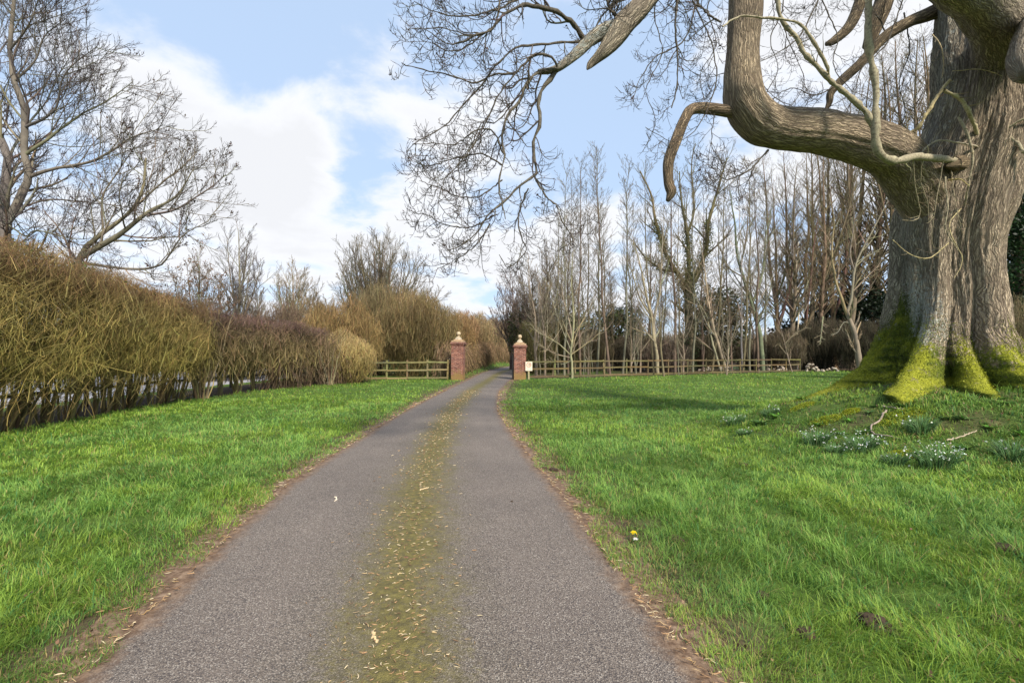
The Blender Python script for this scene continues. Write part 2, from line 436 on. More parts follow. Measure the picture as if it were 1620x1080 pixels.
vo = N_(nt,'ShaderNodeTexVoronoi'); vo.inputs['Scale'].default_value=135; nt.links.new(pos,vo.inputs['Vector'])
sepc = N_(nt,'ShaderNodeSeparateColor'); nt.links.new(vo.outputs['Color'],sepc.inputs[0])
stone = ramp(nt,sepc.outputs[0],[(0,(.140,.112,.090)),(.5,(.200,.167,.138)),(.8,(.250,.213,.180)),(.96,(.38,.34,.29))])
stone = mix(nt,maprange(nt,vo.outputs['Distance'],.35,.75),stone,(.065,.055,.052))
big = ramp(nt,noise(nt,pos,.9,5,.6),[(.3,(.86,.85,.85)),(.7,(1.14,1.12,1.10))])
stone = mix(nt,1.0,stone,big,'MULTIPLY')
sv = attr(nt,'lateral','Fac'); ev = attr(nt,'edge','Fac')
ab = N_(nt,'ShaderNodeMath',operation='ABSOLUTE'); nt.links.new(sv,ab.inputs[0])
nM = noise(nt,pos,2.2,6,.75); nF = noise(nt,pos,38,4,.75); nG = noise(nt,pos,9,5,.7)
def add(*a):
    o = a[0]
    for q in a[1:]:
        n = N_(nt,'ShaderNodeMath',operation='ADD')
        nt.links.new(o,n.inputs[0])
        if isinstance(q,(int,float)): n.inputs[1].default_value=q
        else: nt.links.new(q,n.inputs[1])
        o = n.outputs[0]
    return o
def mul(a,k):
    n = N_(nt,'ShaderNodeMath',operation='MULTIPLY'); nt.links.new(a,n.inputs[0])
    if isinstance(k,(int,float)): n.inputs[1].default_value=k
    else: nt.links.new(k,n.inputs[1])
    return n.outputs[0]
mossv = add(mul(ab.outputs[0],-1.9), mul(nM,1.1), mul(nF,1.1), mul(nG,.8))     # high in the middle
mossm = maprange(nt,mossv,.72,1.35)
mcol = ramp(nt,noise(nt,pos,22,4,.7),[(.25,(.045,.038,.016)),(.45,(.105,.088,.024)),(.62,(.165,.138,.032)),(.85,(.28,.22,.10))])
film = maprange(nt,add(mul(ab.outputs[0],-1.3),mul(nM,.9)),-.5,.7)
stone = mix(nt,mul(film,.35),stone,(.115,.100,.045))
c1 = mix(nt,mul(mossm,.9),stone,mcol)
dn_ = add(mul(ev,4.2),mul(nM,-.9),mul(nG,-1.0),mul(nF,-.5))
dirtm = maprange(nt,dn_,-1.15,-.55,1.,0.)
dcol = ramp(nt,noise(nt,pos,16,6,.75),[(.25,(.035,.020,.012)),(.45,(.11,.065,.038)),(.62,(.23,.155,.10)),(.8,(.33,.25,.17))])
c2 = mix(nt,dirtm,c1,dcol)
nt.links.new(c2,b.inputs['Base Color']); b.inputs['Roughness'].default_value=.78; b.inputs['Specular IOR Level'].default_value=.35
bump(nt,b,mix(nt,dirtm,vo.outputs['Distance'],noise(nt,pos,20,6,.8)),.55,.012)
road = quads_obj('driveway', V, Q, m_road, extra={'lateral':S_,'edge':E_}); tag(road,kind='structure')

# lane beyond the tall hedge
m_lane,nt,b = mat('lane_tarmac'); pos = N_(nt,'ShaderNodeNewGeometry').outputs['Position']
nt.links.new(ramp(nt,noise(nt,pos,2,5),[(.3,(.24,.24,.26)),(.7,(.33,.33,.35))]), b.inputs['Base Color']); b.inputs['Roughness'].default_value=.5
g=Geo(); yl=np.arange(-10,60,1.0)
VL=np.array([[x,y,float(H(x,y))+.03+(.0 if 0<k<4 else -.2)] for y in yl for k,x in enumerate((-27-.0*y,-26.8,-21,-14.2,-14))]); idx=np.arange(len(VL)).reshape(-1,5)
g.add(VL,np.stack([idx[:-1,:-1],idx[:-1,1:],idx[1:,1:],idx[1:,:-1]],-1).reshape(-1,4)); tag(g.build('lane',m_lane),kind='structure')

# ------------------------------------------------------------------ grass: real blades, thinning with distance
TWIG = m_twig(); LEAF = m_leaf(); GRASSM = m_leaf('grass_blade',.38,.55); GRASSM.node_tree.nodes['Principled BSDF'].inputs['Specular IOR Level'].default_value=.3
TC = np.array([8.38,9.2])
def blades(n, seed, ymin, ymax, xmarg, base_h):
    r = rg(seed)
    y = ymin*(ymax/ymin)**r.uniform(0,1,n)
    x = r.uniform(-1,1,n)*(y*1.10+xmarg)
    off = np.maximum(road_l(y)-x, x-road_r(y))
    pn = fbm(x*1.6,y*1.6); pf = vnoise(x*9,y*9)
    ok = off > -.07+.24*sstep(.30,.75,fbm(x*2.1,y*2.1,o=3))*r.uniform(.6,1.1,n)+.07*pf
    ok &= (x>hedge_x(y)+.15+.5*(pn-.5)) | (y>27.6)
    fy = fence_y(x)
    right = x>road_r(y)
    ok &= (~right) | (y<fy+.3) 
    ok &= right | (y<fy-.2) | ((x>-7)&(road_l(y)-x<3.2+.0*y)&(y>28.5))
    ok &= ((x-TC[0])**2+(y-TC[1])**2) > 1.25**2
    tuft = .6*vnoise(x*3.3+40,y*3.3)+.4*vnoise(x*8.5+40,y*8.5)
    ok &= r.uniform(0,1,n) < .55+.7*tuft+.2*pf
    bare = fbm(x*2.3+77,y*2.3+3,o=3)
    rm = np.hypot(x-MC[0],y-MC[1])
    ok &= ~((bare>.66)&(r.uniform(0,1,n)<.7)) 
    ok &= ~((rm<3.3)&(fbm(x*1.9+7,y*1.9)>.55)&(r.uniform(0,1,n)<.7))
    x,y,tuft,pn,rm,off = x[ok],y[ok],tuft[ok],pn[ok],rm[ok],off[ok]; n=len(x)
    z = H(x,y)
    d = np.hypot(x,y)
    h = base_h*(.38+1.0*tuft)*r.uniform(.45,1.2,n)*(1+.9*(r.uniform(0,1,n)<.12))*np.where(rm<3.6,.7+1.1*vnoise(x*2.7,y*2.7+9)**2,1)*(.55+.45*sstep(.1,.6,off))*(1+.006*d)
    wd = np.maximum(.0024*r.uniform(.7,1.5,n), .00105*d)*r.uniform(.8,1.2,n)
    flow = fbm(x*.9+5,y*.9+8,o=2)*7.0+vnoise(x*7,y*7)*5
    az = flow + r.normal(size=n)*1.15
    lean = r.uniform(.25,1.25,n)
    dx,dy = np.cos(az),np.sin(az); px_,py_ = -dy,dx
    # keep the width facing roughly any way
    V = np.empty((n,7,3)); hs = [0,.38,.74,1.0]; 
    for k,t in enumerate(hs):
        bend = lean*t*t*h*.95
        zz = z + h*t*(1-.42*lean*t*.8)
        cx = x+dx*bend; cy = y+dy*bend; w = wd*(1,.9,.6,0)[k]*.5
        if k<3:
            V[:,2*k]=np.stack([cx-px_*w,cy-py_*w,zz],-1); V[:,2*k+1]=np.stack([cx+px_*w,cy+py_*w,zz],-1)
        else: V[:,6]=np.stack([cx,cy,zz],-1)
    V[:,:2,2]-=.01
    b0 = (np.arange(n)*7)[:,None]
    T = np.concatenate([b0+np.array(q)[None] for q in ([0,1,3],[0,3,2],[2,3,5],[2,5,4],[4,5,6])],axis=0)
    cn = fbm(x*.55+3,y*.55+1)[:,None]; cr = r.uniform(0,1,(n,1))
    c = np.array([.110,.210,.032])*(1-cr)+np.array([.29,.405,.060])*cr
    c = c*(.78+.5*cn)*(.72+.6*tuft[:,None])*(1-.16*sstep(.5,.62,fbm(x*.8+50,y*.8,o=4))[:,None])*np.where(cn>.5,1,np.array([.90,1.0,1.25]))
    c = np.where(r.uniform(0,1,(n,1))<.10, np.array([.07,.20,.055])*1.0, c)
    dry = r.uniform(0,1,(n,1)) < (.055+.16*(off[:,None]<.4)+.05*(rm[:,None]<3.8))
    c = np.where(dry, np.array([.36,.29,.11])*r.uniform(.6,1.2,(n,1)), c)
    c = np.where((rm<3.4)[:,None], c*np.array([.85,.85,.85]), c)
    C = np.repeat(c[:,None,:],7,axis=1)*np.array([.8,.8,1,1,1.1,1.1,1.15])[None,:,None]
    return V.reshape(-1,3), T, C.reshape(-1,3)
gg = Geo()
for a in ((420000,1,1.0,6.0,1.2,.082),(330000,2,4.5,16,1.5,.078),(170000,3,13,62,2,.075)):
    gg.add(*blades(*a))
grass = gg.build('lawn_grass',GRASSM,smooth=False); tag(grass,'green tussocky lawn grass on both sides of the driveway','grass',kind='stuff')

# litter on the driveway: straws, bark chips and twigs
def litter(n, seed, fx, lmin, lmax, name, cat, label, dark=False, nx=3):
    r = rg(seed); y = 1.3*(20/1.3)**r.uniform(0,1,n); x = fx(r,y,n)
    L = r.uniform(lmin,lmax,n)*(1+.04*y); a = r.uniform(0,6.28,n); cur = r.normal(size=n)*.5
    w = np.maximum(r.uniform(.0012,.0035,n),.0006*y)
    t = np.linspace(-.5,.5,4)
    A = a[:,None]+cur[:,None]*t
    X_ = x[:,None]+np.cos(A)*L[:,None]*t; Y_ = y[:,None]+np.sin(A)*L[:,None]*t
    z = .034+H(X_,Y_)*0+np.abs(r.normal(size=(n,1)))*.004+ r.normal(size=(n,1))*.12*t*L[:,None]
    off = np.maximum(road_l(Y_)-X_, X_-road_r(Y_)); z = np.where(off>0,H(X_,Y_)+.02,z)
    g=Geo(); col = np.array([[.42,.31,.17],[.30,.20,.10],[.5,.42,.28],[.16,.10,.06],[.36,.22,.12]])[r.integers(0,5,n)]
    if dark: col=col*.5
    tubes(g,np.stack([X_,Y_,z],-1),np.repeat(w[:,None],4,1)*np.array([.5,1,1,.5]),4,col)
    tag(g.build(name,TWIG),label,cat,kind='stuff')
def fmid(r,y,n): return (road_l(y)+road_r(y))/2+r.normal(size=n)*.19-.02
def fedge(r,y,n):
    s = r.uniform(0,1,n)<.5; return np.where(s,road_l(y)+.04-np.abs(r.normal(size=n))*.10, road_r(y)-.04+np.abs(r.normal(size=n))*.10)
litter(2200,11,fmid,.005,.034,'straw_litter','straw','dry straws and bark chips on the mossy middle of the driveway')
litter(1300,12,fedge,.008,.055,'edge_litter','twig litter','brown twig and dead grass scraps along the driveway edges')
def leaf_litter():
    r=rg(13); n=420; y=1.3*(14/1.3)**r.uniform(0,1,n)
    x=np.where(r.uniform(0,1,n)<.5,fmid(r,y,n),fedge(r,y,n)); C=np.stack([x,y,.04+np.maximum(H(x,y),0)],-1)
    g=Geo(); leaves(g,C,.011,vary((.26,.15,.08),n,r,.4),r,.6,flat=1.5)
    tag(g.build('leaf_litter',LEAF,smooth=False),'small brown leaf fragments scattered over the driveway','leaf litter',kind='stuff')
leaf_litter()
# ------------------------------------------------------------------ the giant old ash
BARK_G, ntg, bg_, cg, hg, pg, rg_ = m_bark('old_ash_bark', (.125,.102,.078), (.50,.43,.33), 33., 3.1, 1.0, .04)
def moss_layer(nt,b,c,pos):
    mo = attr(nt,'moss','Fac'); n1_ = noise(nt,pos,5,6,.75); n2_ = noise(nt,pos,28,4,.7)
    s = N_(nt,'ShaderNodeMath',operation='ADD'); nt.links.new(mo,s.inputs[0])
    s2 = N_(nt,'ShaderNodeMath',operation='MULTIPLY_ADD'); nt.links.new(n1_,s2.inputs[0]); s2.inputs[1].default_value=2.0; nt.links.new(s.outputs[0],s2.inputs[2])
    s3 = N_(nt,'ShaderNodeMath',operation='MULTIPLY_ADD'); nt.links.new(n2_,s3.inputs[0]); s3.inputs[1].default_value=.8; nt.links.new(s2.outputs[0],s3.inputs[2])
    s.inputs[1].default_value = -2.12
    m_ = maprange(nt,s3.outputs[0],.35,.60)
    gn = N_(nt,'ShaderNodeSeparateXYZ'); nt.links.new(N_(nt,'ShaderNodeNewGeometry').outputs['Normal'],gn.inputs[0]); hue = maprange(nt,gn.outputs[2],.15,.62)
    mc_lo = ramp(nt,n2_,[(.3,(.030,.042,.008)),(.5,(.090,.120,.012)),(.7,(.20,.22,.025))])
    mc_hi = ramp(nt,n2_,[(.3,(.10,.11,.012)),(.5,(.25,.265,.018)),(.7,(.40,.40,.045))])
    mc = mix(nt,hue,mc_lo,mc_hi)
    # pale lichen flecks
    li = attr(nt,'lichen','Fac'); nl_ = noise(nt,pos,15,6,.8)
    sl_ = N_(nt,'ShaderNodeMath',operation='ADD'); nt.links.new(li,sl_.inputs[0]); nt.links.new(nl_,sl_.inputs[1])
    lm = maprange(nt,sl_.outputs[0],.86,.93,0,.7)
    c2 = mix(nt,lm,c,mix(nt,noise(nt,pos,3,3),(.20,.25,.22),(.52,.52,.47)))
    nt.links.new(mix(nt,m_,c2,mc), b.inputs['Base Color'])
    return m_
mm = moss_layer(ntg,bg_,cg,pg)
bn = [n for n in ntg.nodes if n.bl_idname=='ShaderNodeBump'][0]
mm2=N_(ntg,'ShaderNodeMath',operation='MULTIPLY'); ntg.links.new(mm,mm2.inputs[0]); mm2.inputs[1].default_value=.6; hm = mix(ntg,mm2.outputs[0],hg,noise(ntg,pg,38,5,.8)); ntg.links.new(hm,bn.inputs['Height'])

TX, TY = 8.38, 9.20
ash = thing('ash_tree',(TX,TY,0.0),'giant old bare tree with massive fluted trunk and yellow mossy roots on the mound','tree')
AO = np.array([TX,TY,0.0])
def wrapd(a,b): return (a-b+np.pi)%(2*np.pi)-np.pi
def trunk():
    NT, NZ = 460, 330
    th = np.arange(NT)*2*np.pi/NT
    zc = np.concatenate([np.linspace(.15,2.6,170),np.linspace(2.62,10.5,NZ-170)])
    TH,ZZ = np.meshgrid(th,zc)
    # axis drifts to the right and towards the viewer with height
    t = sstep(3.4,6.4,ZZ)
    cx = .27*t+.02*np.maximum(ZZ-5,0); cy = -.34*t
    R = .775 - (.10+.13*sstep(4.6,3.2,ZZ))*np.exp(-(wrapd(TH,math.radians(312))/.6)**2) + .05*sstep(5.2,3.4,ZZ) - .012*np.maximum(ZZ-5,0) + .10*sstep(3.2,4.4,ZZ)*sstep(6.5,5.0,ZZ)
    # flutes
    fl = (.105*np.cos(5*TH+.9+.25*ZZ)+.05*np.cos(8*TH+2.0-.3*ZZ)+.03*np.cos(13*TH+ZZ*.2))
    fl *= (.55+.9*sstep(4.5,1.0,ZZ))
    R = R+fl
    R = R + .10*sstep(2.4,.8,ZZ)
    # buttress roots: angle, width, reach, decay
    roots = [(150,.28,1.55,.74,.60),(211,.21,1.12,.52,.98),(238,.16,1.06,.48,1.05),(263,.20,1.12,.50,1.03),(291,.2,1.15,.52,.95),(328,.22,1.1,.6,.75),(25,.28,1.0,.6,.6),(95,.25,.9,.7,.5),(182,.14,.62,.55,.62)]
    rootm = np.zeros_like(R)
    for a,w,reach,dec,z0 in roots:
        a0 = math.radians(a); 
        wig = .10*np.sin(ZZ*5+a)*sstep(1.4,.5,ZZ)
        g = np.exp(-(wrapd(TH,a0+wig+.25*(fbm(ZZ*2+a,ZZ*0)-.5))/(w*(1+.5*sstep(.9,2.4,ZZ))))**2)
        e = np.exp(-np.maximum(ZZ-z0,-.15)/dec)
        R = R + g*reach*e; rootm = np.maximum(rootm,g*np.minimum(e,1.2))
    for a,dpt,w in ((225,.20,.07),(249,.22,.07),(198,.14,.08),(275,.2,.08)):
        R = R - dpt*np.exp(-(wrapd(TH,math.radians(a)+.03*np.sin(3*ZZ))/w)**2)*sstep(4.2,1.0,ZZ)
    # bark relief (vertical plates)
    u = TH*1.0*14; 
    x1 = np.cos(TH)*7; y1 = np.sin(TH)*7
    wob = fbm(x1,y1,ZZ*1.6)*1.6
    n = np.abs(vnoise(x1*2.4+wob,y1*2.4+wob,ZZ*1.15)-.5)*2
    R = R + (n-.4)*.035 + (fbm(x1*.5,y1*.5,ZZ*.8)-.5)*.16 + (fbm(x1*4,y1*4,ZZ*7,3)-.5)*.03 + (fbm(x1*1.6,y1*1.6,ZZ*6,3)-.5)*.16*sstep(1.8,.9,ZZ)
    X_=cx+np.cos(TH)*R; Y_=cy+np.sin(TH)*R
    V=np.stack([X_,Y_,ZZ],-1).reshape(-1,3)
    idx=np.arange(NT*NZ).reshape(NZ,NT); nxt=np.roll(idx,-1,1)
    Q=np.stack([idx[:-1],nxt[:-1],nxt[1:],idx[1:]],-1).reshape(-1,4)
    gh = H(V[:,0]+TX,V[:,1]+TY).reshape(ZZ.shape)
    hab = ZZ-gh                                            # height above the turf
    mo = 1.2*sstep(2.15,.4,hab-.6*rootm) + .55*rootm*sstep(1.9,.3,hab)
    leftside = np.exp(-(wrapd(TH,math.radians(165))/.55)**2)
    mo = mo + leftside*1.15*sstep(3.0,1.6,hab)
    mo = mo*np.where(hab<.33,1.18,1.0)*(1-.25*sstep(.3,1.0,hab)*(1-leftside*.3))
    li = .26*np.exp(-(wrapd(TH,math.radians(190))/.7)**2)+.17*sstep(2.4,1.0,hab)*sstep(.2,.9,hab)+.05
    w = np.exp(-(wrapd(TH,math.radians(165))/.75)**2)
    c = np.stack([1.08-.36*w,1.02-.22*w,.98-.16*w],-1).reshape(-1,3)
    uv=np.stack([TH*.95,ZZ],-1).reshape(-1,2)
    NZd=unit(np.cross(np.roll(V.reshape(NZ,NT,3),-1,1)-np.roll(V.reshape(NZ,NT,3),1,1), np.gradient(V.reshape(NZ,NT,3),axis=0)))
    rr_=rg(31); pm=np.clip(mo-.62+.9*(fbm(x1*1.3,y1*1.3,ZZ*3)-.5),0,1)*(hab>-.05)*(hab<1.9)
    pick=rr_.choice(NT*NZ,60000,p=(pm/pm.sum()).ravel()); nn=NZd.reshape(-1,3)[pick]; C_=V[pick]+nn*rr_.uniform(.0,.02,(60000,1))+rr_.normal(size=(60000,3))*.008
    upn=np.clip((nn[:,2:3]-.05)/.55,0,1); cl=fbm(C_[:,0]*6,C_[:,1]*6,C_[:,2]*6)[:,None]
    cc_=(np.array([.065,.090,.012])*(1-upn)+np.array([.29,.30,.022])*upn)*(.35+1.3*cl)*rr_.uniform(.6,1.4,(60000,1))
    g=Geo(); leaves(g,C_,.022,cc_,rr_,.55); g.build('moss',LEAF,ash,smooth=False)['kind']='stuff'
    o=raw_obj('trunk',V,np.full(len(Q),4),Q.ravel(),BARK_G,ash,col=c,uv=uv,extra={'moss':np.clip(mo,0,1.5).ravel(),'lichen':li.ravel()})
trunk()

def limb(pts, radii, K, sides, name, parent, origin, material, rough=.06, col=(1,1,1), mossf=0.0, li=.15, cap=True, seed=0, pts3=None):
    """one thick limb with parallel-transported rings, bark relief and closed end"""
    Q0 = np.array([P(*p) for p in pts]) if pts3 is None else np.array(pts3)
    D = np.concatenate([Q0,np.array(radii)[:,None]],1); S = resample(D,K); C_ = S[:,:3]; R_ = np.maximum(S[:,3],.002)
    T = unit(np.gradient(C_,axis=0)); U = np.zeros_like(T); u = unit(np.cross(T[0],np.array([.3,.9,.2])))
    for k in range(K):
        u = unit(u-(u@T[k])*T[k]); U[k]=u
    W = np.cross(T,U); a = np.arange(sides)*2*np.pi/sides
    nrm = np.cos(a)[None,:,None]*U[:,None,:]+np.sin(a)[None,:,None]*W[:,None,:]
    base = C_[:,None,:]+nrm*R_[:,None,None]
    Lc = np.concatenate([[0],np.cumsum(np.linalg.norm(np.diff(C_,axis=0),axis=1))])
    ca = np.cos(a)[None,:]; sa=np.sin(a)[None,:]; q = 3.2
    rr = (np.abs(vnoise(ca*q+seed+5*np.ones((K,1)),sa*q+0*Lc[:,None],Lc[:,None]*1.4/ max(R_.max(),.05)*.12)-.5)*2-.4)*.6+(fbm(base[...,0]*2.2+seed,base[...,1]*2.2,base[...,2]*2.2)-.5)*1.6
    V = base+nrm*(R_[:,None]*rr*rough*1.6)[...,None]
    idx=np.arange(K*sides).reshape(K,sides); nxt=np.roll(idx,-1,1)
    Q=np.stack([idx[:-1],nxt[:-1],nxt[1:],idx[1:]],-1).reshape(-1,4)
    V=V.reshape(-1,3); up=nrm[...,2].reshape(-1)
    sizes=[4]*len(Q); loops=list(Q.ravel())
    uv=np.stack([np.broadcast_to(a[None,:]*R_.mean(),(K,sides)),np.broadcast_to(Lc[:,None],(K,sides))],-1).reshape(-1,2)
    if cap:
        tipc=C_[-1]+T[-1]*R_[-1]*.5; V=np.concatenate([V,[tipc]]); uv=np.concatenate([uv,[[0,Lc[-1]]]]); up=np.append(up,0)
        for s in range(sides): loops+= [int(idx[-1,s]),int(nxt[-1,s]),len(V)-1]; sizes.append(3)
    return raw_obj(name,V-np.asarray(origin),np.array(sizes),np.array(loops),material,parent,col=np.asarray(col,float),uv=uv,
                   extra={'moss':np.clip(mossf*up,0,1.5),'lichen':np.full(len(V),li)}), C_, R_

# main limb: leaves the trunk, runs left, elbows straight up
limb([(1520,470,9.35),(1492,372,9.2),(1452,296,8.95),(1412,246,8.6),(1370,226,8.25),(1300,208,8.0),(1235,203,7.85),(1196,188,7.75),(1176,152,7.7),(1174,95,7.7),(1178,30,7.7),(1182,-60,7.7),(1200,-200,7.8)],
     [.22,.42,.45,.41,.375,.335,.32,.325,.30,.255,.25,.24,.22],150,96,'main_limb',ash,AO,BARK_G,rough=.085,mossf=.62,li=.10,seed=3,col=(1.02,.95,.88))
limb([(1166,178,7.75),(1121,172,7.6),(1095,173,7.5),(1083,189,7.45),(1070,222,7.4),(1058,256,7.4),(1058,289,7.4),(1062,304,7.4),(1056,318,7.4)],
     [.10,.088,.085,.08,.085,.082,.074,.075,.03],60,18,'dead_stub',ash,AO,BARK_G,seed=7,li=.05,col=(.85,.75,.66),rough=.1)
# upper left limb that ends in a broken stub, with its lateral
limb([(1110,-160,7.4),(1060,-60,7.0),(1020,3,6.8),(999,26,6.7),(978,49,6.6),(958,77,6.5),(944,92,6.5),(934,102,6.5),(929,110,6.45)],
     [.16,.155,.15,.14,.145,.10,.065,.05,.012],70,28,'broken_limb',ash,AO,BARK_G,seed=9,mossf=.5,li=.2,rough=.2)
limb([(972,44,6.6),(952,52,6.55),(935,62,6.5),(913,84,6.45),(885,106,6.4),(870,112,6.4),(852,114,6.35)],
     [.10,.10,.085,.07,.052,.042,.034],40,14,'lateral_limb',ash,AO,BARK_G,seed=11,mossf=.5,li=.4)
# big limbs near the top right
limb([(1588,120,8.6),(1590,70,8.2),(1575,30,7.7),(1548,0,7.2),(1505,-35,6.7),(1440,-100,6.2)],[.38,.42,.36,.31,.29,.27],70,60,'upper_limb',ash,AO,BARK_G,seed=13,mossf=.35,li=.15,rough=.1)
limb([(1690,-40,7.9),(1660,20,7.5),(1640,75,7.2),(1628,105,7.0),(1624,118,6.9)],[.34,.33,.30,.24,.1],40,48,'cut_limb',ash,AO,BARK_G,seed=15,mossf=.6,li=.3,rough=.1)
limb([(1500,10,9.3),(1466,24,9.3),(1440,34,9.3),(1403,56,9.35),(1381,78,9.4),(1362,100,9.4),(1329,130,9.45),(1314,148,9.5),(1312,163,9.5),(1303,182,9.5)],[.15,.125,.105,.10,.095,.09,.085,.07,.055,.02],60,14,'crooked_branch',ash,AO,BARK_G,seed=17,col=(.7,.64,.55))
limb([(1412,-60,9.6),(1399,0,9.6),(1388,30,9.6),(1373,74,9.6)],[.18,.17,.16,.10],24,14,'crooked_branch',ash,AO,BARK_G,seed=18,col=(.7,.64,.55))
limb([(1370,-20,9.4),(1347,37,9.4),(1321,63,9.4),(1307,70,9.4)],[.12,.10,.08,.04],24,12,'crooked_branch',ash,AO,BARK_G,seed=19,col=(.7,.64,.55))
# burr with a dark hollow where the pale branches leave the trunk
limb([(1545,262,9.0),(1520,260,8.6),(1506,260,8.4),(1496,263,8.3)],[.18,.15,.10,.03],24,24,'burr',ash,AO,BARK_G,seed=21,mossf=.7,li=.2,rough=.22,col=(.8,.72,.6))

# pale crooked branches, measured one by one (all in front of the trunk)
PALE=(.30,.26,.185)
GB = Geo(); polyP=[]; polyR=[]
def br(pts, r0, r1, K=26, sides=7, col=PALE, wob=.012, seed=0, keep=True):
    X_,R_ = pline(pts,K,r0,r1); r=rg(seed+int(abs(pts[0][0])))
    r0*=.78; r1*=.78; R_=R_*.78
    X_ = X_ + np.cumsum(r.normal(size=X_.shape)*wob*.5,axis=1)*np.linspace(0,1,K)[None,:,None]**.5*.6 + r.normal(size=X_.shape)*wob*.22
    R_ = R_*(1+.16*r.normal(size=R_.shape))
    tubes(GB,X_-AO,R_,sides,np.asarray(col))
    if keep:
        k2=16; i=np.linspace(0,K-1,k2).astype(int); polyP.append(X_[:,i]); polyR.append(R_[:,i])
br([(1528,258,8.6),(1500,252,8.25),(1475,249,7.9),(1447,246,7.5),(1418,252,7.32),(1396,244,7.2),(1384,222,7.15),(1384,190,7.1),(1384,130,7.1),(1373,74,7.05),(1371,37,7.0),(1373,-40,7.0)],.082,.055,50,10)
br([(1384,205,7.15),(1370,178,7.1),(1347,156,7.05),(1318,133,7.0),(1299,115,6.95),(1270,85,6.9),(1262,67,6.9),(1233,33,6.85),(1229,0,6.8),(1222,-40,6.8)],.055,.028,44,8)
br([(1310,122,7.0),(1307,104,6.9),(1281,56,6.8),(1262,35,6.8),(1233,30,6.75),(1199,26,6.7),(1170,24,6.7),(1147,35,6.65),(1138,42,6.6)],.034,.012,36,7)
br([(1431,214,8.4),(1451,204,8.25),(1466,181,8.15),(1488,144,8.1),(1503,126,8.1)],.038,.03,24,7,(.42,.34,.2))
br([(1494,143,8.1),(1518,156,8.15),(1533,181,8.2),(1547,222,8.5)],.038,.05,24,7,(.40,.34,.22))
br([(1516,185,8.25),(1533,219,8.2),(1540,259,8.2),(1533,293,8.25),(1528,325,8.45)],.028,.016,24,7)
br([(1545,222,8.5),(1581,211,8.2),(1607,222,8.1),(1622,240,8.0),(1660,250,7.9)],.05,.03,24,7)
br([(1545,216,8.5),(1581,209,8.2),(1620,188,8.0),(1680,170,7.8)],.03,.018,24,6)
br([(1462,268,8.3),(1460,240,8.2),(1485,222,8.2),(1520,226,8.25),(1549,232,8.4)],.016,.02,24,6,(.3,.26,.2))
br([(1444,248,7.5),(1449,289,7.75),(1459,333,8.0),(1452,345,8.0),(1433,344,7.95)],.015,.006,24,6,(.26,.22,.15))
br([(1460,248,7.7),(1456,285,7.9),(1466,320,8.1),(1470,352,8.15)],.013,.005,24,6,(.26,.22,.15))
br([(1492,255,8.1),(1481,315,8.1),(1473,370,8.2),(1476,395,8.3)],.014,.005,24,6,(.26,.22,.15))
br([(1505,270,8.4),(1512,333,8.2),(1522,375,8.25)],.013,.005,20,6,(.26,.22,.15))
br([(1500,285,8.4),(1520,284,8.15),(1533,295,8.1)],.018,.008,16,6,(.45,.36,.16))
br([(1495,280,8.4),(1500,330,8.2),(1497,362,8.2),(1516,395,8.25)],.018,.007,20,6)
br([(1475,55,8.4),(1488,70,8.3),(1494,98,8.3),(1490,122,8.3)],.014,.008,16,6,(.4,.32,.2))
br([(1506,113,8.2),(1540,110,8.1),(1565,113,8.1),(1590,121,8.2)],.008,.007,16,5,(.5,.4,.24))
br([(1500,385,8.5),(1470,408,8.2),(1440,402,8.1),(1412,380,8.0)],.014,.006,16,5,(.4,.33,.18))
br([(1520,330,8.5),(1500,360,8.2),(1520,410,8.15),(1505,440,8.15)],.014,.006,16,5,(.4,.33,.18))
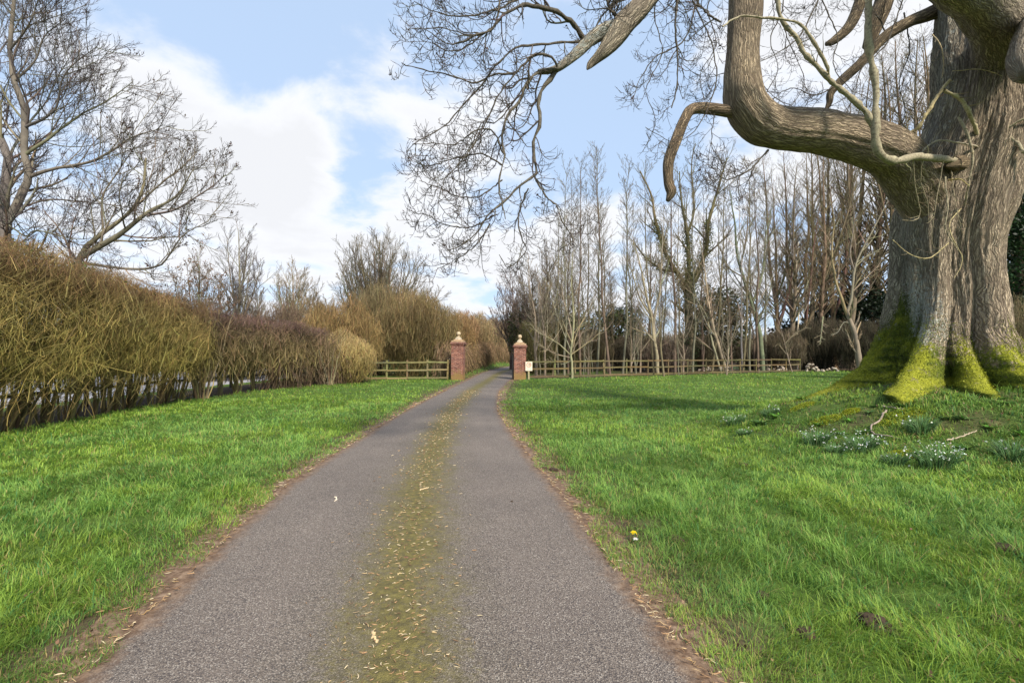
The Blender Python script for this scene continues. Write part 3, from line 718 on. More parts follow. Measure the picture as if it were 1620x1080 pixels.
# dark drooping branches hanging over the drive
DK=(.085,.072,.058)
DROOP=[
 ([(900,95,6.4),(885,108,6.35),(852,114,6.3),(832,134,6.2),(824,155,6.2),(803,183,6.1),(795,220,6.1),(797,244,6.1),(787,290,6.1),(800,345,6.0)],.034,.008),
 ([(885,106,6.4),(860,138,6.4),(850,163,6.4),(852,196,6.4),(842,228,6.45),(842,261,6.5),(846,281,6.5),(820,301,6.4),(795,326,6.4),(771,346,6.3),(758,367,6.3),(734,390,6.2),(708,402,6.2)],.040,.007),
 ([(848,285,6.5),(864,310,6.5),(881,326,6.5),(885,346,6.5),(901,379,6.5),(881,395,6.5)],.018,.006),
 ([(836,297,6.5),(820,338,6.6),(822,375,6.6),(830,395,6.6),(803,420,6.6),(787,403,6.6)],.016,.006),
 ([(925,66,6.5),(905,37,6.3),(881,20,6.1),(848,12,6.0),(824,12,5.9),(795,24,5.8),(770,50,5.7),(740,58,5.6),(700,70,5.6),(660,50,5.5)],.045,.006),
 ([(881,106,6.3),(873,90,6.2),(848,86,6.1),(816,114,6.0),(783,118,5.9),(754,130,5.8),(718,118,5.7),(661,108,5.7),(640,104,5.6)],.024,.006),
 ([(938,64,6.5),(905,66,6.4),(848,69,6.1),(816,73,6.0),(783,102,5.9),(759,134,5.9),(722,171,5.8),(701,195,5.8),(665,215,5.7),(640,235,5.7)],.026,.006),
 ([(797,244,6.1),(775,204,6.0),(742,212,5.9),(718,228,5.9),(681,224,5.8),(644,228,5.8)],.014,.005),
 ([(795,261,6.1),(763,244,6.1),(722,253,6.0),(685,265,6.0),(652,262,5.9)],.014,.005),
 ([(795,285,6.2),(754,314,6.1),(722,314,6.1),(693,301,6.0),(662,292,6.0)],.014,.005),
 ([(787,338,6.3),(742,359,6.3),(701,354,6.2),(673,338,6.2),(640,330,6.2)],.014,.005),
 ([(775,354,6.3),(750,391,6.3),(730,411,6.2),(700,428,6.2)],.013,.005),
 ([(791,-30,6.2),(791,0,6.1),(783,41,6.0),(754,61,5.9),(701,49,5.9),(644,53,5.8)],.022,.005),
 ([(850,-20,6.4),(803,8,6.2),(742,24,6.0),(693,16,5.9),(655,-5,5.9)],.024,.006),
 ([(783,41,6.0),(726,81,6.0),(689,73,6.0),(648,24,5.9)],.012,.005),
 ([(816,114,6.0),(790,150,5.9),(770,190,5.9),(740,240,5.8),(700,290,5.8),(690,340,5.8)],.014,.005),
 ([(832,134,6.2),(790,190,6.2),(760,200,6.3),(735,280,6.3),(745,330,6.3)],.014,.005),
 ([(1085,-60,6.9),(1073,0,6.8),(1068,37,6.7),(1071,93,6.7),(1070,148,6.7),(1062,175,6.7)],.026,.010),
 ([(1130,-60,7.0),(1103,5,6.9),(1085,60,6.8),(1040,90,6.7),(1015,130,6.7),(1005,170,6.6)],.02,.005),
 ([(1085,-20,7.4),(1120,60,7.3),(1130,130,7.2),(1100,200,7.1),(1060,230,7.0),(1015,205,7.0)],.016,.005),
 ([(1140,35,6.7),(1120,20,6.7),(1090,-10,6.7)],.02,.01),
 ([(1215,238,7.8),(1188,267,7.6),(1170,281,7.5),(1172,315,7.4)],.022,.006),
 ([(1188,267,7.6),(1150,285,7.5),(1120,262,7.4),(1095,275,7.3)],.010,.005),
 ([(1290,240,9.4),(1303,182,9.5),(1262,170,9.4),(1225,150,9.3),(1200,120,9.2)],.02,.006),
 ([(1200,-60,8.6),(1235,20,8.5),(1255,80,8.5),(1275,130,8.5),(1250,180,8.5)],.016,.005),
 ([(1320,-60,8.4),(1290,10,8.4),(1262,60,8.3),(1215,90,8.3),(1120,120,8.2),(1080,100,8.2)],.018,.005),
 ([(1450,-60,9.0),(1420,20,9.0),(1400,70,9.0),(1360,110,9.0),(1345,160,9.0),(1320,200,9.0)],.022,.006),
 ([(1430,20,9.4),(1440,80,9.5),(1425,130,9.6),(1432,180,9.6),(1405,215,9.7)],.016,.005),
 ([(1290,-60,8.9),(1300,0,8.9),(1325,60,8.9),(1318,100,8.9),(1340,140,8.9),(1380,160,8.9)],.018,.005),
 ([(1225,-50,9.2),(1240,10,9.2),(1222,60,9.2),(1235,110,9.1),(1212,160,9.1),(1222,195,9.0)],.018,.005),
 ([(1330,130,9.45),(1290,150,9.4),(1250,140,9.4),(1215,165,9.3),(1205,200,9.3)],.016,.005),
 ([(1160,-40,8.8),(1120,10,8.8),(1135,70,8.8),(1110,120,8.8),(1118,160,8.8),(1090,150,8.7)],.016,.005),
 ([(1050,-40,8.2),(1035,20,8.2),(1048,80,8.2),(1025,140,8.2),(1040,190,8.2),(1020,240,8.2)],.016,.005),
 ([(1130,180,7.6),(1128,230,7.6),(1150,262,7.6),(1142,300,7.6)],.010,.004),
 ([(1403,56,9.35),(1385,20,9.3),(1350,-10,9.3),(1300,-20,9.3)],.02,.01),
 ([(985,40,6.7),(962,10,6.6),(958,-30,6.6)],.03,.02),
 ([(1025,-10,6.9),(990,-5,6.7),(960,15,6.6),(935,55,6.5)],.026,.012),
]
for k,(pts,r0,r1) in enumerate(DROOP): br(pts,r0,r1,32,6,DK if k>2 else (.12,.105,.085),wob=.02,seed=k*7+1)
LICH,nt,b = mat('lichened_branch'); pos=N_(nt,'ShaderNodeNewGeometry').outputs['Position']
nt.links.new(mix(nt,1.,attr(nt,'Col'),ramp(nt,noise(nt,pos,26,6,.75),[(.32,(.35,.30,.24)),(.5,(1.,1.,.95)),(.66,(1.35,1.4,1.25))]),'MULTIPLY'),b.inputs['Base Color']); bump(nt,b,noise(nt,pos,60,4,.7),.8,.01)
br_o = GB.build('branches',LICH,ash)
r=rg(77); PP=np.concatenate(polyP); RR=np.concatenate(polyR)
lens=np.linalg.norm(np.diff(PP,axis=1),axis=2).sum(1)
main_n=19                                                 # the pale ones in front carry few twigs
dr=slice(main_n,None)
PD,RD=PP[dr],RR[dr]; keep=lens[dr]>.0
Rg=rg(5)
a1P,a1R = grow(PD[keep],RD[keep],12,.12,1.0,52,-.66,.55,9,.16,0,Rg,tip=.45,curve=[-.30,-.22,-.1,.05,.18,.3,.4,.4,.4],minr=.0042)
ok = (a1P[:,-1,2] > 2.4); a1P,a1R=a1P[ok],a1R[ok]
a2P,a2R = grow(a1P,a1R,6,.15,1.0,48,-.26,.7,5,.25,.16,Rg,tip=.5,minr=.0036)
a3P,a3R = grow(a2P,a2R,2,.2,.9,45,-.13,.8,3,.2,.2,Rg,tip=.6,minr=.0032)
s0P,s0R = grow(PP[:main_n],RR[:main_n],9,.1,1.0,60,-.28,.3,6,.25,.05,Rg,tip=.4,minr=.004)
g=Geo(); tubes(g,a1P-AO,a1R,4,vary(DK,len(a1P),Rg)); tubes(g,a2P-AO,a2R,3,vary((.075,.062,.055),len(a2P),Rg)); tubes(g,a3P-AO,a3R,3,vary((.075,.062,.055),len(a3P),Rg))
tubes(g,s0P-AO,s0R,4,vary((.24,.20,.13),len(s0P),Rg))
g.build('twigs',TWIG,ash)
# dark seed bunches
Sx = np.concatenate([a2P[Rg.uniform(0,1,len(a2P))<.035,-1],a1P[Rg.uniform(0,1,len(a1P))<.08,-1]])
C_ = np.repeat(Sx,7,axis=0)+Rg.normal(size=(len(Sx)*7,3))*np.array([.012,.012,.022])-np.array([0,0,.02])
g=Geo(); leaves(g,C_-AO,.034,vary((.060,.040,.034),len(C_),Rg,.3),Rg,.5); g.build('seed_keys',LEAF,ash,smooth=False)['kind']='stuff'
# higher crown of the same tree above the frame (throws its soft shade): a few big limbs
g=Geo(); X0=np.array([[TX+.5,TY-.4,9.5]]); 
tr=np.stack([np.array([TX+.6,TY-.4,9.5]),np.array([TX+.8,TY-.3,12]),np.array([TX+.9,TY,15]),np.array([TX+1,TY,18])])[None]
tR=np.array([[.7,.5,.32,.15]]); tr=resample(tr[0],10)[None]; tR=np.linspace(.72,.15,10)[None]
c1P,c1R=grow(tr,tR,9,.05,.95,60,.8,.5,10,.12,.06,Rg,tip=.2); c2P,c2R=grow(c1P,c1R,8,.2,1,50,.45,.55,7,.16,.05,Rg,tip=.3); 
tubes(g,tr-AO,tR,16,PALE); tubes(g,c1P-AO,c1R,6,DK); tubes(g,c2P-AO,c2R,3,DK)
g.build('upper_crown',TWIG,ash)
# ------------------------------------------------------------------ generic bare trees
def tree_from(name, origin, limbs, levels, label, cat='tree', group=None, bark=(.2,.17,.13), twigc=(.10,.085,.07), seed=0, seeds=0., sides0=12, leafc=None, leafn=0, lsize=.05, rs=1.0):
    """limbs: list of (points3, r0, r1). levels: list of dicts for grow()"""
    O=np.asarray(origin,float); r=rg(seed)
    t=thing(name,O,label,cat,group)
    g=Geo(); LP=[];LR=[]
    for pts,r0,r1 in limbs:
        X=resample(np.array(pts),22)[None]; X[:,1:]+= np.cumsum(r.normal(size=(1,21,3))*.012*np.linalg.norm(X[0,-1]-X[0,0])/3,axis=1)*.35
        R=(np.linspace(r0,r1,22)*rs)[None]*(1+.06*r.normal(size=(1,22)))
        tubes(g,X-O,R,sides0 if r0>.06 else 7,vary(bark,1,r,.05)); LP.append(X); LR.append(R)
    PP=np.concatenate(LP); RR=np.concatenate(LR)
    g.build('trunk',TWIG,t)
    g=Geo(); cP,cR=PP,RR
    for li,lv in enumerate(levels):
        cP,cR=grow(cP,cR,rng=r,**lv)
        f=li/max(1,len(levels)-1)
        c=np.array(bark)*(1-f)+np.array(twigc)*f
        tubes(g,cP-O,cR,5 if li==0 else 3,vary(c,len(cP),r,.15))
    g.build('branches',TWIG,t)
    if seeds>0 or leafn:
        g=Geo()
        if seeds>0:
            S=cP[r.uniform(0,1,len(cP))<seeds,-1]; C_=np.repeat(S,5,axis=0)+r.normal(size=(len(S)*5,3))*.035
            leaves(g,C_-O,.075,vary((.075,.045,.03),len(C_),r,.3),r,.5)
        if leafn:
            i=r.integers(0,len(cP),leafn); C_=cP[i,r.integers(1,cP.shape[1],leafn)]+r.normal(size=(leafn,3))*.05
            leaves(g,C_-O,lsize,vary(leafc,leafn,r,.35),r,.6)
        g.build('leaves' if leafn else 'seed_keys',LEAF,t,smooth=False)['kind']='stuff'
    return t
def crop1(seq, Y):      # measured on the enlarged top-left quarter
    out=[]
    for k,s in enumerate(seq):
        y = Y if len(s)==2 else s[2]
        out.append(P(s[0]/2.571,s[1]/2.571,y))
    return out
LV3=[dict(n=16,t0=.12,t1=1.,ang=42,length=-2.4,rad=.42,K=8,wig=.10,up=.07,tip=.3,minr=.012),
     dict(n=9,t0=.15,t1=1.,ang=38,length=.46,rad=.55,K=6,wig=.11,up=.09,tip=.35,minr=.0065),
     dict(n=7,t0=.2,t1=1.,ang=36,length=.48,rad=.7,K=4,wig=.12,up=.12,tip=.5,minr=.0048)]
Y1=15.
LA=[(crop1([(40,1500),(22,1100),(20,940),(15,850),(30,720),(35,650),(0,560),(-60,400)],Y1),.30,.10),
    (crop1([(20,920),(60,850),(120,720),(100,620),(100,500),(95,420),(60,330),(40,200),(50,60),(70,-100)],Y1),.17,.05),
    (crop1([(118,720),(200,690),(350,660),(450,610,14.8),(550,545,14.6),(690,505,14.5)],Y1),.075,.012),
    (crop1([(102,630),(200,560),(320,470,15.3),(430,410,15.5),(540,330,15.6)],Y1),.07,.012),
    (crop1([(98,520),(220,450,14.7),(250,330,14.5),(300,260,14.4),(390,190,14.3)],Y1),.06,.012),
    (crop1([(60,330),(140,250),(180,150),(260,80)],Y1),.05,.012),
    (crop1([(45,200),(120,100,14.6),(150,20,14.5),(190,-80,14.5)],Y1),.04,.012),
    (crop1([(50,860),(200,815),(420,830,14.2),(560,850,14)],Y1),.045,.012),
    (crop1([(35,640),(100,520,16),(180,420,16.5),(240,300,17),(300,200,17)],Y1),.06,.012),
    (crop1([(-60,400),(-20,250,16),(60,120,16.5),(120,0,17)],Y1),.06,.012),
    (crop1([(20,800),(-150,600),(-300,400),(-400,100)],Y1),.14,.03),
    (crop1([(0,890),(100,960,14),(150,940,13.6),(300,975,13.3),(400,970,13.2)],Y1),.045,.01)]
tree_from('ash_tree',LA[0][0][0]*np.array([1,1,0]),[(LA[0][0],LA[0][1],LA[0][2])]+LA[1:],LV3,'tall grey bare tree rising behind the tall hedge at the left edge',bark=(.15,.13,.10),twigc=(.085,.07,.07),seed=3,seeds=.02,rs=.72)
Y2=13.8
LB=[(crop1([(300,1600),(310,1200),(330,1040),(400,960),(520,870),(580,770),(590,640)],Y2),.17,.03),
    (crop1([(330,1045),(480,960),(600,870),(720,800),(790,690)],Y2),.12,.015),
    (crop1([(600,875),(720,850),(850,770),(915,715)],Y2),.05,.012),
    (crop1([(520,870),(640,760,14.5),(740,680,14.8),(800,620,15)],Y2),.05,.012),
    (crop1([(420,940),(420,800),(480,700),(560,580)],Y2),.04,.012),
    (crop1([(335,1070),(520,1090),(650,1075,13.5),(740,960,13.2),(850,900,13.2)],Y2),.06,.012)]
LV3b=[dict(LV3[0],n=13,length=-1.9),LV3[1],dict(LV3[2],n=5)]
tree_from('ash_tree',LB[0][0][0]*np.array([1,1,0]),LB,LV3b,'low spreading bare tree with two forked limbs arching over the tall hedge',bark=(.17,.145,.105),twigc=(.085,.07,.065),seed=4,seeds=.04,rs=.75)

def ustem(x,y,h,lean=(0,0),base=None):
    b=np.array([x,y,float(H(x,y))-.1]); return [b,b+np.array([lean[0]*.3,lean[1]*.3,h*.35]),b+np.array([lean[0]*.8,lean[1]*.8,h*.75]),b+np.array([lean[0],lean[1],h])]
def fan_tree(px,Y,topy,halfpx,label,n=9,seed=0,name='bare_tree',low=.25,lv=None,leafc=None,leafn=0,bark=(.17,.15,.11),twigc=(.12,.10,.08),r0=.16,lsize=.1,group=None,mr=1.0,basey=None):
    """round-headed bare tree: short trunk then a fan of ascending limbs"""
    r=rg(seed); b=P(px,560,Y); b[2]=0; h=1.5+(560-topy)/F*Y; hw=halfpx/F*Y
    limbs=[([b-[0,0,.1],b+[0.05,0,h*low],b+[.1,0,h*.7],b+[.0,0,h*.97]],r0,r0*.12)]
    for k in range(n):
        a=k*2.4+r.uniform(-.3,.3); el=r.uniform(.1,1.1)**.8; e=hw*el
        zt=h*(.97-.36*el**2)*r.uniform(.9,1.0); z0=h*low*r.uniform(.6,1.3)
        ca,sa=math.cos(a),math.sin(a)
        limbs.append(([b+[0,0,z0],b+[ca*e*.35,sa*e*.35,z0+(zt-z0)*.35],b+[ca*e*.8,sa*e*.8,z0+(zt-z0)*.72],b+[ca*e,sa*e,zt]],r0*.55,r0*.08))
    if lv is None:
        m=.0105*(Y/40)*mr
        lv=[dict(n=14,t0=.2,t1=1.,ang=34,length=.32,rad=.5,K=6,wig=.08,up=.07,tip=.35,minr=m*1.2),
            dict(n=8,t0=.1,t1=1.,ang=30,length=.45,rad=.6,K=4,wig=.1,up=.1,tip=.4,minr=m),
            dict(n=4,t0=.2,t1=1.,ang=30,length=.5,rad=.7,K=3,wig=.1,up=.1,tip=.6,minr=m*.8)]
    return tree_from(name,b,limbs,lv,label,bark=bark,twigc=twigc,seed=seed,leafc=leafc,leafn=leafn,lsize=lsize,sides0=8,group=group)
fan_tree(375,30,352,48,'thin upright bare tree behind the hedge with dark purplish twigs',n=7,seed=21,low=.35,twigc=(.09,.07,.075),r0=.12)
fan_tree(312,27,395,52,'small tree holding withered brown leaves above the hedge gap',n=9,seed=22,low=.2,leafc=(.17,.09,.045),leafn=2600,lsize=.09,twigc=(.16,.11,.06),r0=.10)
fan_tree(345,31,440,60,'low tangled brown tree behind the clipped dark hedge',n=10,seed=23,low=.15,leafc=(.16,.10,.05),leafn=900,lsize=.09,twigc=(.14,.10,.06),r0=.10)
fan_tree(462,44,416,44,'rounded pale bare tree standing far off between the hedge and the domed tree',n=12,seed=24,low=.2,twigc=(.21,.165,.10),bark=(.24,.20,.13),r0=.18)
fan_tree(405,40,452,44,'rusty brown bare treetop behind the clipped hedge',n=10,seed=25,low=.2,twigc=(.15,.11,.075),r0=.14)
fan_tree(500,46,452,40,'faint buff bare treetop left of the domed tree',n=10,seed=26,low=.2,twigc=(.19,.15,.095),r0=.14)
fan_tree(600,41,372,98,'large domed bare tree with dense fan of grey upright branches',n=46,seed=27,low=.12,bark=(.17,.145,.10),twigc=(.13,.11,.075),r0=.22)

# ------------------------------------------------------------------ bushes and hedges made of twigs
def bush_geo(g, O, c, rad, n, seed, c0, c1, r0=.008, up=.45, base=None, K=4, jit=.62, zmin=.0, strand=None, inner=.35):
    n=int(n*1.5)
    r=rg(seed); c=np.asarray(c,float); rad=np.asarray(rad,float)
    d=unit(r.normal(size=(n,3))*np.array([1,1,.9])+np.array([0,0,.25])); q=r.uniform(inner**2,1,n)**.5
    lump=.72+.44*vnoise(d[:,0]*2.6+seed,d[:,1]*2.6,d[:,2]*2.6)+.20*vnoise(d[:,0]*7+seed,d[:,1]*7,d[:,2]*7)
    E=c+d*rad*(q*lump)[:,None]
    E[:,2]=np.maximum(E[:,2],zmin+.1+.2*r.uniform(0,1,n))
    B=np.asarray(base,float) if base is not None else np.array([c[0],c[1],.2])
    B=B+(E-B)*np.array([.45,.45,0])
    out=unit(E-B); dirn=unit(out*.8+np.array([0,0,up])+r.normal(size=(n,3))*jit)
    L=(rad.mean()*r.uniform(.09,.28,n))[:,None]
    t=np.linspace(-1,0,K)
    X=E[:,None,:]+dirn[:,None,:]*(L*t[None,:])[:,:,None]
    X[:,:,2]+= -(L*.25*(t[None,:]**2)); X+=r.normal(size=X.shape)*(L*.035)[:,:,None]
    X[:,:,2]=np.maximum(X[:,:,2],zmin+.02)
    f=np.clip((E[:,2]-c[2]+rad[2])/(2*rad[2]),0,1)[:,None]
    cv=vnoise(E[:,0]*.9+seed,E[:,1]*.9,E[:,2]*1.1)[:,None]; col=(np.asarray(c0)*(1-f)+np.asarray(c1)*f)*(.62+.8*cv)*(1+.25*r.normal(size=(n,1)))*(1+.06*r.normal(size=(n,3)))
    tubes(g,X-O,np.full((n,K),r0*.85)*np.linspace(1.25,.6,K)[None,:]*r.uniform(.7,1.4,(n,1)),3,np.clip(col,.01,1))
def stems_geo(g,O,b,n,spread,h,r0,col,seed,lean=(0,0)):
    r=rg(seed); t=np.linspace(0,1,6)
    a=r.uniform(0,6.28,n); s=spread*r.uniform(.3,1.1,n)
    X=np.empty((n,6,3)); 
    X[:,:,0]=b[0]+np.cos(a)[:,None]*(s[:,None]*(.18+.82*t**1.2))+lean[0]*t
    X[:,:,1]=b[1]+np.sin(a)[:,None]*(s[:,None]*(.18+.82*t**1.2))+lean[1]*t
    X[:,:,2]=b[2]-.05+h*t*r.uniform(.8,1.1,n)[:,None]
    X[:,1:]+=np.cumsum(r.normal(size=(n,5,3))*.03*h/2,axis=1)*np.array([1,1,.2])
    tubes(g,X-O,(r0*r.uniform(.5,1.2,n))[:,None]*np.linspace(1,.35,6)[None],6,vary(col,n,r,.2)); return X
def bush(px,Y,topy,halfpx,label,seed,c0,c1,n=3500,basey=None,depth=None,name='bush',r0=None,group=None,zc=None,up=.6,leafc=None,leafn=0,lsize=.1,X=None,zmin=0.,inner=.35):
    c=P(px,560,Y); top=1.5+(560-topy)/F*Y; hw=halfpx/F*Y; z0=float(H(c[0],c[1]))
    cz=(top+z0)*.5 if zc is None else zc; O=np.array([c[0],c[1],z0])
    t=thing(name,O,label,'bush',group)
    g=Geo(); r_=r0 or .0085*(Y/28)
    bush_geo(g,O,(c[0],c[1],cz),(hw,depth or hw*.8,top-cz),n,seed,c0,c1,r_,up=up,zmin=z0,inner=inner); g.build('twigs',TWIG,t)
    g=Geo(); stems_geo(g,O,(c[0],c[1],z0),12,hw*.5,top*.6,.035*(Y/28),np.asarray(c0)*1.1,seed+1); g.build('stems',TWIG,t)
    if leafn:
        r=rg(seed+2); d=unit(r.normal(size=(leafn,3))); C_=np.array([c[0],c[1],cz])+d*np.array([hw,depth or hw*.8,top-cz])*(r.uniform(.3,1,leafn)**.5)[:,None]*.95
        C_[:,2]=np.maximum(C_[:,2],z0+.05); g=Geo(); leaves(g,C_-O,lsize,vary(leafc,leafn,r,.35),r,.6); g.build('leaves',LEAF,t,smooth=False)
    return t
GOLD=(.27,.19,.060); OLIVE=(.17,.145,.035); PURP=(.115,.075,.058); RED=(.20,.115,.060); BRN=(.14,.105,.060)
bush(538,28.5,468,68,'tall fluffy orange-brown bush behind the clipped hedge end',31,(.17,.14,.05),(.29,.19,.085),n=6000)
bush(545,25.2,524,50,'low pale golden bush at the hedge end beside the short fence',32,(.30,.24,.08),(.40,.30,.14),n=5200,inner=.5)
bush(655,32.5,452,74,'huge dense olive-brown bush behind the short left fence',33,(.15,.12,.048),(.225,.165,.08),n=8500,inner=.3)
bush(600,34,440,60,'tall brown-green bush at the foot of the domed tree',34,(.13,.105,.045),(.185,.145,.075),n=4600)
bush(712,41,492,40,'rusty bush just behind the left brick pillar',35,(.15,.115,.045),(.24,.15,.07),n=4000)
bush(440,32,478,54,'dull purplish brown bush above the clipped hedge',36,(.11,.085,.05),(.15,.105,.075),n=4500)
bush(380,28,492,50,'dark brown thicket rising behind the clipped hedge',37,(.09,.07,.045),(.13,.095,.07),n=4000)
bush(330,26,478,50,'purple-brown thicket behind the hedge gap',38,(.09,.065,.05),(.14,.095,.075),n=4000)
bush(490,36,470,46,'tawny bush between the thicket and the golden bush',39,(.14,.11,.06),(.20,.15,.09),n=3500)
# far side of the gate, left of the drive
for k,(px,Y,ty,hw,l,c0,c1) in enumerate([
    (735,50,488,26,'far rust-coloured bush above the left brick pillar',(.18,.13,.06),(.27,.17,.09)),
    (757,58,492,24,'far sandy bush above the bend of the drive',(.20,.15,.07),(.27,.20,.11)),
    (780,66,500,22,'farthest buff bush above the narrow end of the drive',(.22,.17,.09),(.28,.21,.12)),
    (800,74,504,18,'small distant brown bush next to the right brick pillar',(.20,.15,.08),(.27,.19,.11)),
    (822,84,500,24,'distant reddish bush behind the right brick pillar',(.2,.14,.08),(.26,.18,.11))]):
    bush(px,Y,ty,hw,l,50+k,c0,c1,n=2600,depth=5)

def conifer(px,Y,topy,halfpx,label,seed,col=(.020,.045,.016),n=5000,conic=.0,size=.3,name='yew_tree',basez=.3,depth=None):
    c=P(px,560,Y); top=1.5+(560-topy)/F*Y; hw=halfpx/F*Y; z0=float(H(c[0],c[1])); O=np.array([c[0],c[1],z0])
    t=thing(name,O,label,'tree'); r=rg(seed)
    g=Geo(); X=np.array([[[c[0],c[1],z0-.1],[c[0]+.1,c[1],top*.5],[c[0],c[1],top*.9]]]); tubes(g,X-O,np.array([[.25,.16,.04]])*top/8,8,(.10,.075,.05))
    A,B=grow(np.repeat(resample(X[0],8)[None],1,0),np.linspace(.2,.05,8)[None],26,.15,1,65,-hw*.8,.4,5,.08,.04,r); tubes(g,A-O,B,4,(.08,.06,.04)); g.build('trunk',TWIG,t)
    d=unit(r.normal(size=(n,3))); lump=.70+.42*vnoise(d[:,0]*2.2+seed,d[:,1]*2.2,d[:,2]*2.2)+.2*vnoise(d[:,0]*6+seed,d[:,1]*6,d[:,2]*6)
    q=r.uniform(.25,1,n)**.5; cz=(top+basez)/2; hz=(top-basez)/2
    Pz=d*np.array([hw,depth or hw,hz])*(q*lump)[:,None]
    if conic: Pz[:,:2]*= (1-conic*(Pz[:,2:3]/hz+1)/2)
    C_=np.array([c[0],c[1],cz])+Pz
    cl=vnoise(C_[:,0]*1.3,C_[:,1]*1.3,C_[:,2]*1.6)[:,None]
    g=Geo(); leaves(g,C_-O,size,np.clip(vary(col,n,r,.3)*(.6+1.0*cl),.004,1),r,.5,flat=.3); g.build('foliage',LEAF,t,smooth=False); return t
conifer(779,62,522,9,'small dark green conifer above the far hedge by the drive',61,col=(.03,.075,.03),n=1800,conic=.6,size=.35,name='conifer')
conifer(978,47,482,46,'broad dark yew behind the slender trees left of the ivy tree',62,col=(.045,.060,.018),n=7000,size=.30)
conifer(905,45,490,34,'olive green yew among the trunks nearest the brick pillar',63,col=(.055,.068,.02),n=4500,size=.28)
conifer(1138,49,452,42,'rounded dark evergreen directly right of the ivy tree',64,col=(.040,.048,.018),n=7000,size=.32)
conifer(835,42,476,34,'dull green evergreen rising behind the right brick pillar',65,col=(.075,.078,.025),n=3500,size=.25)
conifer(1318,54,470,46,'black-green evergreen at the foot of the tall trunks',66,col=(.010,.018,.008),n=8000,size=.38)
conifer(1378,50,455,52,'blackish evergreen close to the left side of the giant trunk',67,col=(.010,.018,.008),n=9000,size=.38)
conifer(1262,58,505,44,'low dark evergreen behind the end of the rail fence',68,col=(.014,.022,.010),n=6000,size=.38)
conifer(1612,24,285,52,'tall dark evergreen behind the giant trunk at the right edge',69,col=(.018,.038,.012),n=14000,size=.20)
conifer(1700,26,250,70,'dark evergreen just outside the right edge of the view',70,col=(.018,.038,.012),n=6000,size=.3)
conifer(1480,52,430,70,'wide dark evergreen hidden behind the giant trunk',71,col=(.012,.02,.008),n=6000,size=.45)

# tall near hedge: leaning hazel rods on mossy stems with ivy along its top
hO=np.array([-10.6,10.5,0.])
hedge=thing('hedge',hO,'tall golden-brown twiggy hedge on mossy stems with an ivy-topped crest','hedge')
r=rg(101)
stemsP=[]
hy=np.array([4.2,5.2,6.1,7.2,8.3,9.2,9.9,10.4,11.1,11.9,12.5,13.3,14.3,14.8,15.6])
for k,y in enumerate(hy):
    g=Geo(); b=(float(hedge_x(y))-.05+r.uniform(-.15,.15),y,float(H(hedge_x(y),y)))
    X=stems_geo(g,hO,b,int(r.integers(7,13)),.85,2.6,.036,(.15,.118,.05),200+k,lean=(.15,.3)); stemsP.append(X)
    g.build('stem',TWIG,hedge)
SP=np.concatenate(stemsP); SR=np.full(SP.shape[:2],.04)
def top_z(y): return np.interp(y,[3,9,12,14.5,16.2],[3.8,3.72,3.45,3.2,2.7])
def hedge_rods(n,seed,x0,x1,y0,y1,zlo,topf,c0,c1,r0,L,dirb,front=.0,fx=hedge_x):
    r=rg(seed); y=r.uniform(y0,y1,n); u=r.uniform(0,1,n)**1.0
    th=topf(y)+.16*(vnoise(y*2.2,y*0)-.5)*2; zl=zlo+.35*vnoise(y*1.4+5,y*0)
    z=zl+(th-zl)*r.uniform(0,1,n)
    hh=(z-zl)/(th-zl); bulge=x0+(x1-x0)*u+ .30*np.sin(np.clip(hh,0,1)*np.pi)*u+.22*(vnoise(y*1.6,z*1.6)-.5)
    x=fx(y)+bulge; E=np.stack([x,y,z],-1)
    d=unit(np.array(dirb)+r.normal(size=(n,3))*np.array([.55,.6,.45]))
    LL=L*r.uniform(.4,1.3,n); t=np.linspace(-1,0,5)
    X=E[:,None,:]+d[:,None,:]*(LL[:,None]*t[None])[:,:,None]; X[:,:,2]-= .18*LL[:,None]*t[None]**2
    X+=np.cumsum(r.normal(size=X.shape)*.018,axis=1)
    f=np.clip(hh,0,1)[:,None]**1.3; c=(np.asarray(c0)*(1-f)+np.asarray(c1)*f)*(.55+.9*(.6*vnoise(y*1.3,z*1.6)+.4*vnoise(y*4,z*4))[:,None])*(1+.28*r.normal(size=(n,1)))*(1+.06*r.normal(size=(n,3)))
    return X, np.full((n,5),r0)*np.linspace(1.2,.5,5)[None]*r.uniform(.6,1.6,(n,1)), np.clip(c,.01,1)
g=Geo()
for a in ((42000,111,-1.3,.75,3.0,15.9,1.05,top_z,(.21,.18,.045),(.215,.15,.065),.0033,.36,(.2,.4,.62)),
          (22000,112,-.1,1.0,3.0,15.7,1.05,top_z,(.33,.28,.08),(.28,.20,.095),.0029,.38,(.2,.4,.75)),
          (9000,113,-.9,.9,3.0,15.7,3.0,top_z,(.20,.13,.06),(.20,.12,.07),.0032,.45,(.1,.2,1.)),
          (3600,115,-.2,.8,3.0,15.9,.35,lambda y:y*0+1.6,(.20,.16,.06),(.24,.19,.06),.0035,.5,(.3,.5,.4)),
          (550,114,.1,1.1,3.0,15.9,.75,top_z,(.36,.30,.10),(.34,.27,.11),.0044,.95,(.35,.7,.5))):
    X,R,c=hedge_rods(*a); tubes(g,X-hO,R,3,c)
g.build('twigs',TWIG,hedge)
n=5200; y=r.uniform(3,15.2,n); u=r.normal(size=n)*.45; cl=vnoise(y*2.1,u*2+5)
keep=cl>.42; y=y[keep];u=u[keep]; C_=np.stack([hedge_x(y)-.2+u,y,top_z(y)+.10-.35*np.abs(u)+r.normal(size=len(y))*.07],-1)
g=Geo(); leaves(g,C_-hO,.065,vary((.055,.095,.022),len(C_),r,.4),r,.8,flat=.5)
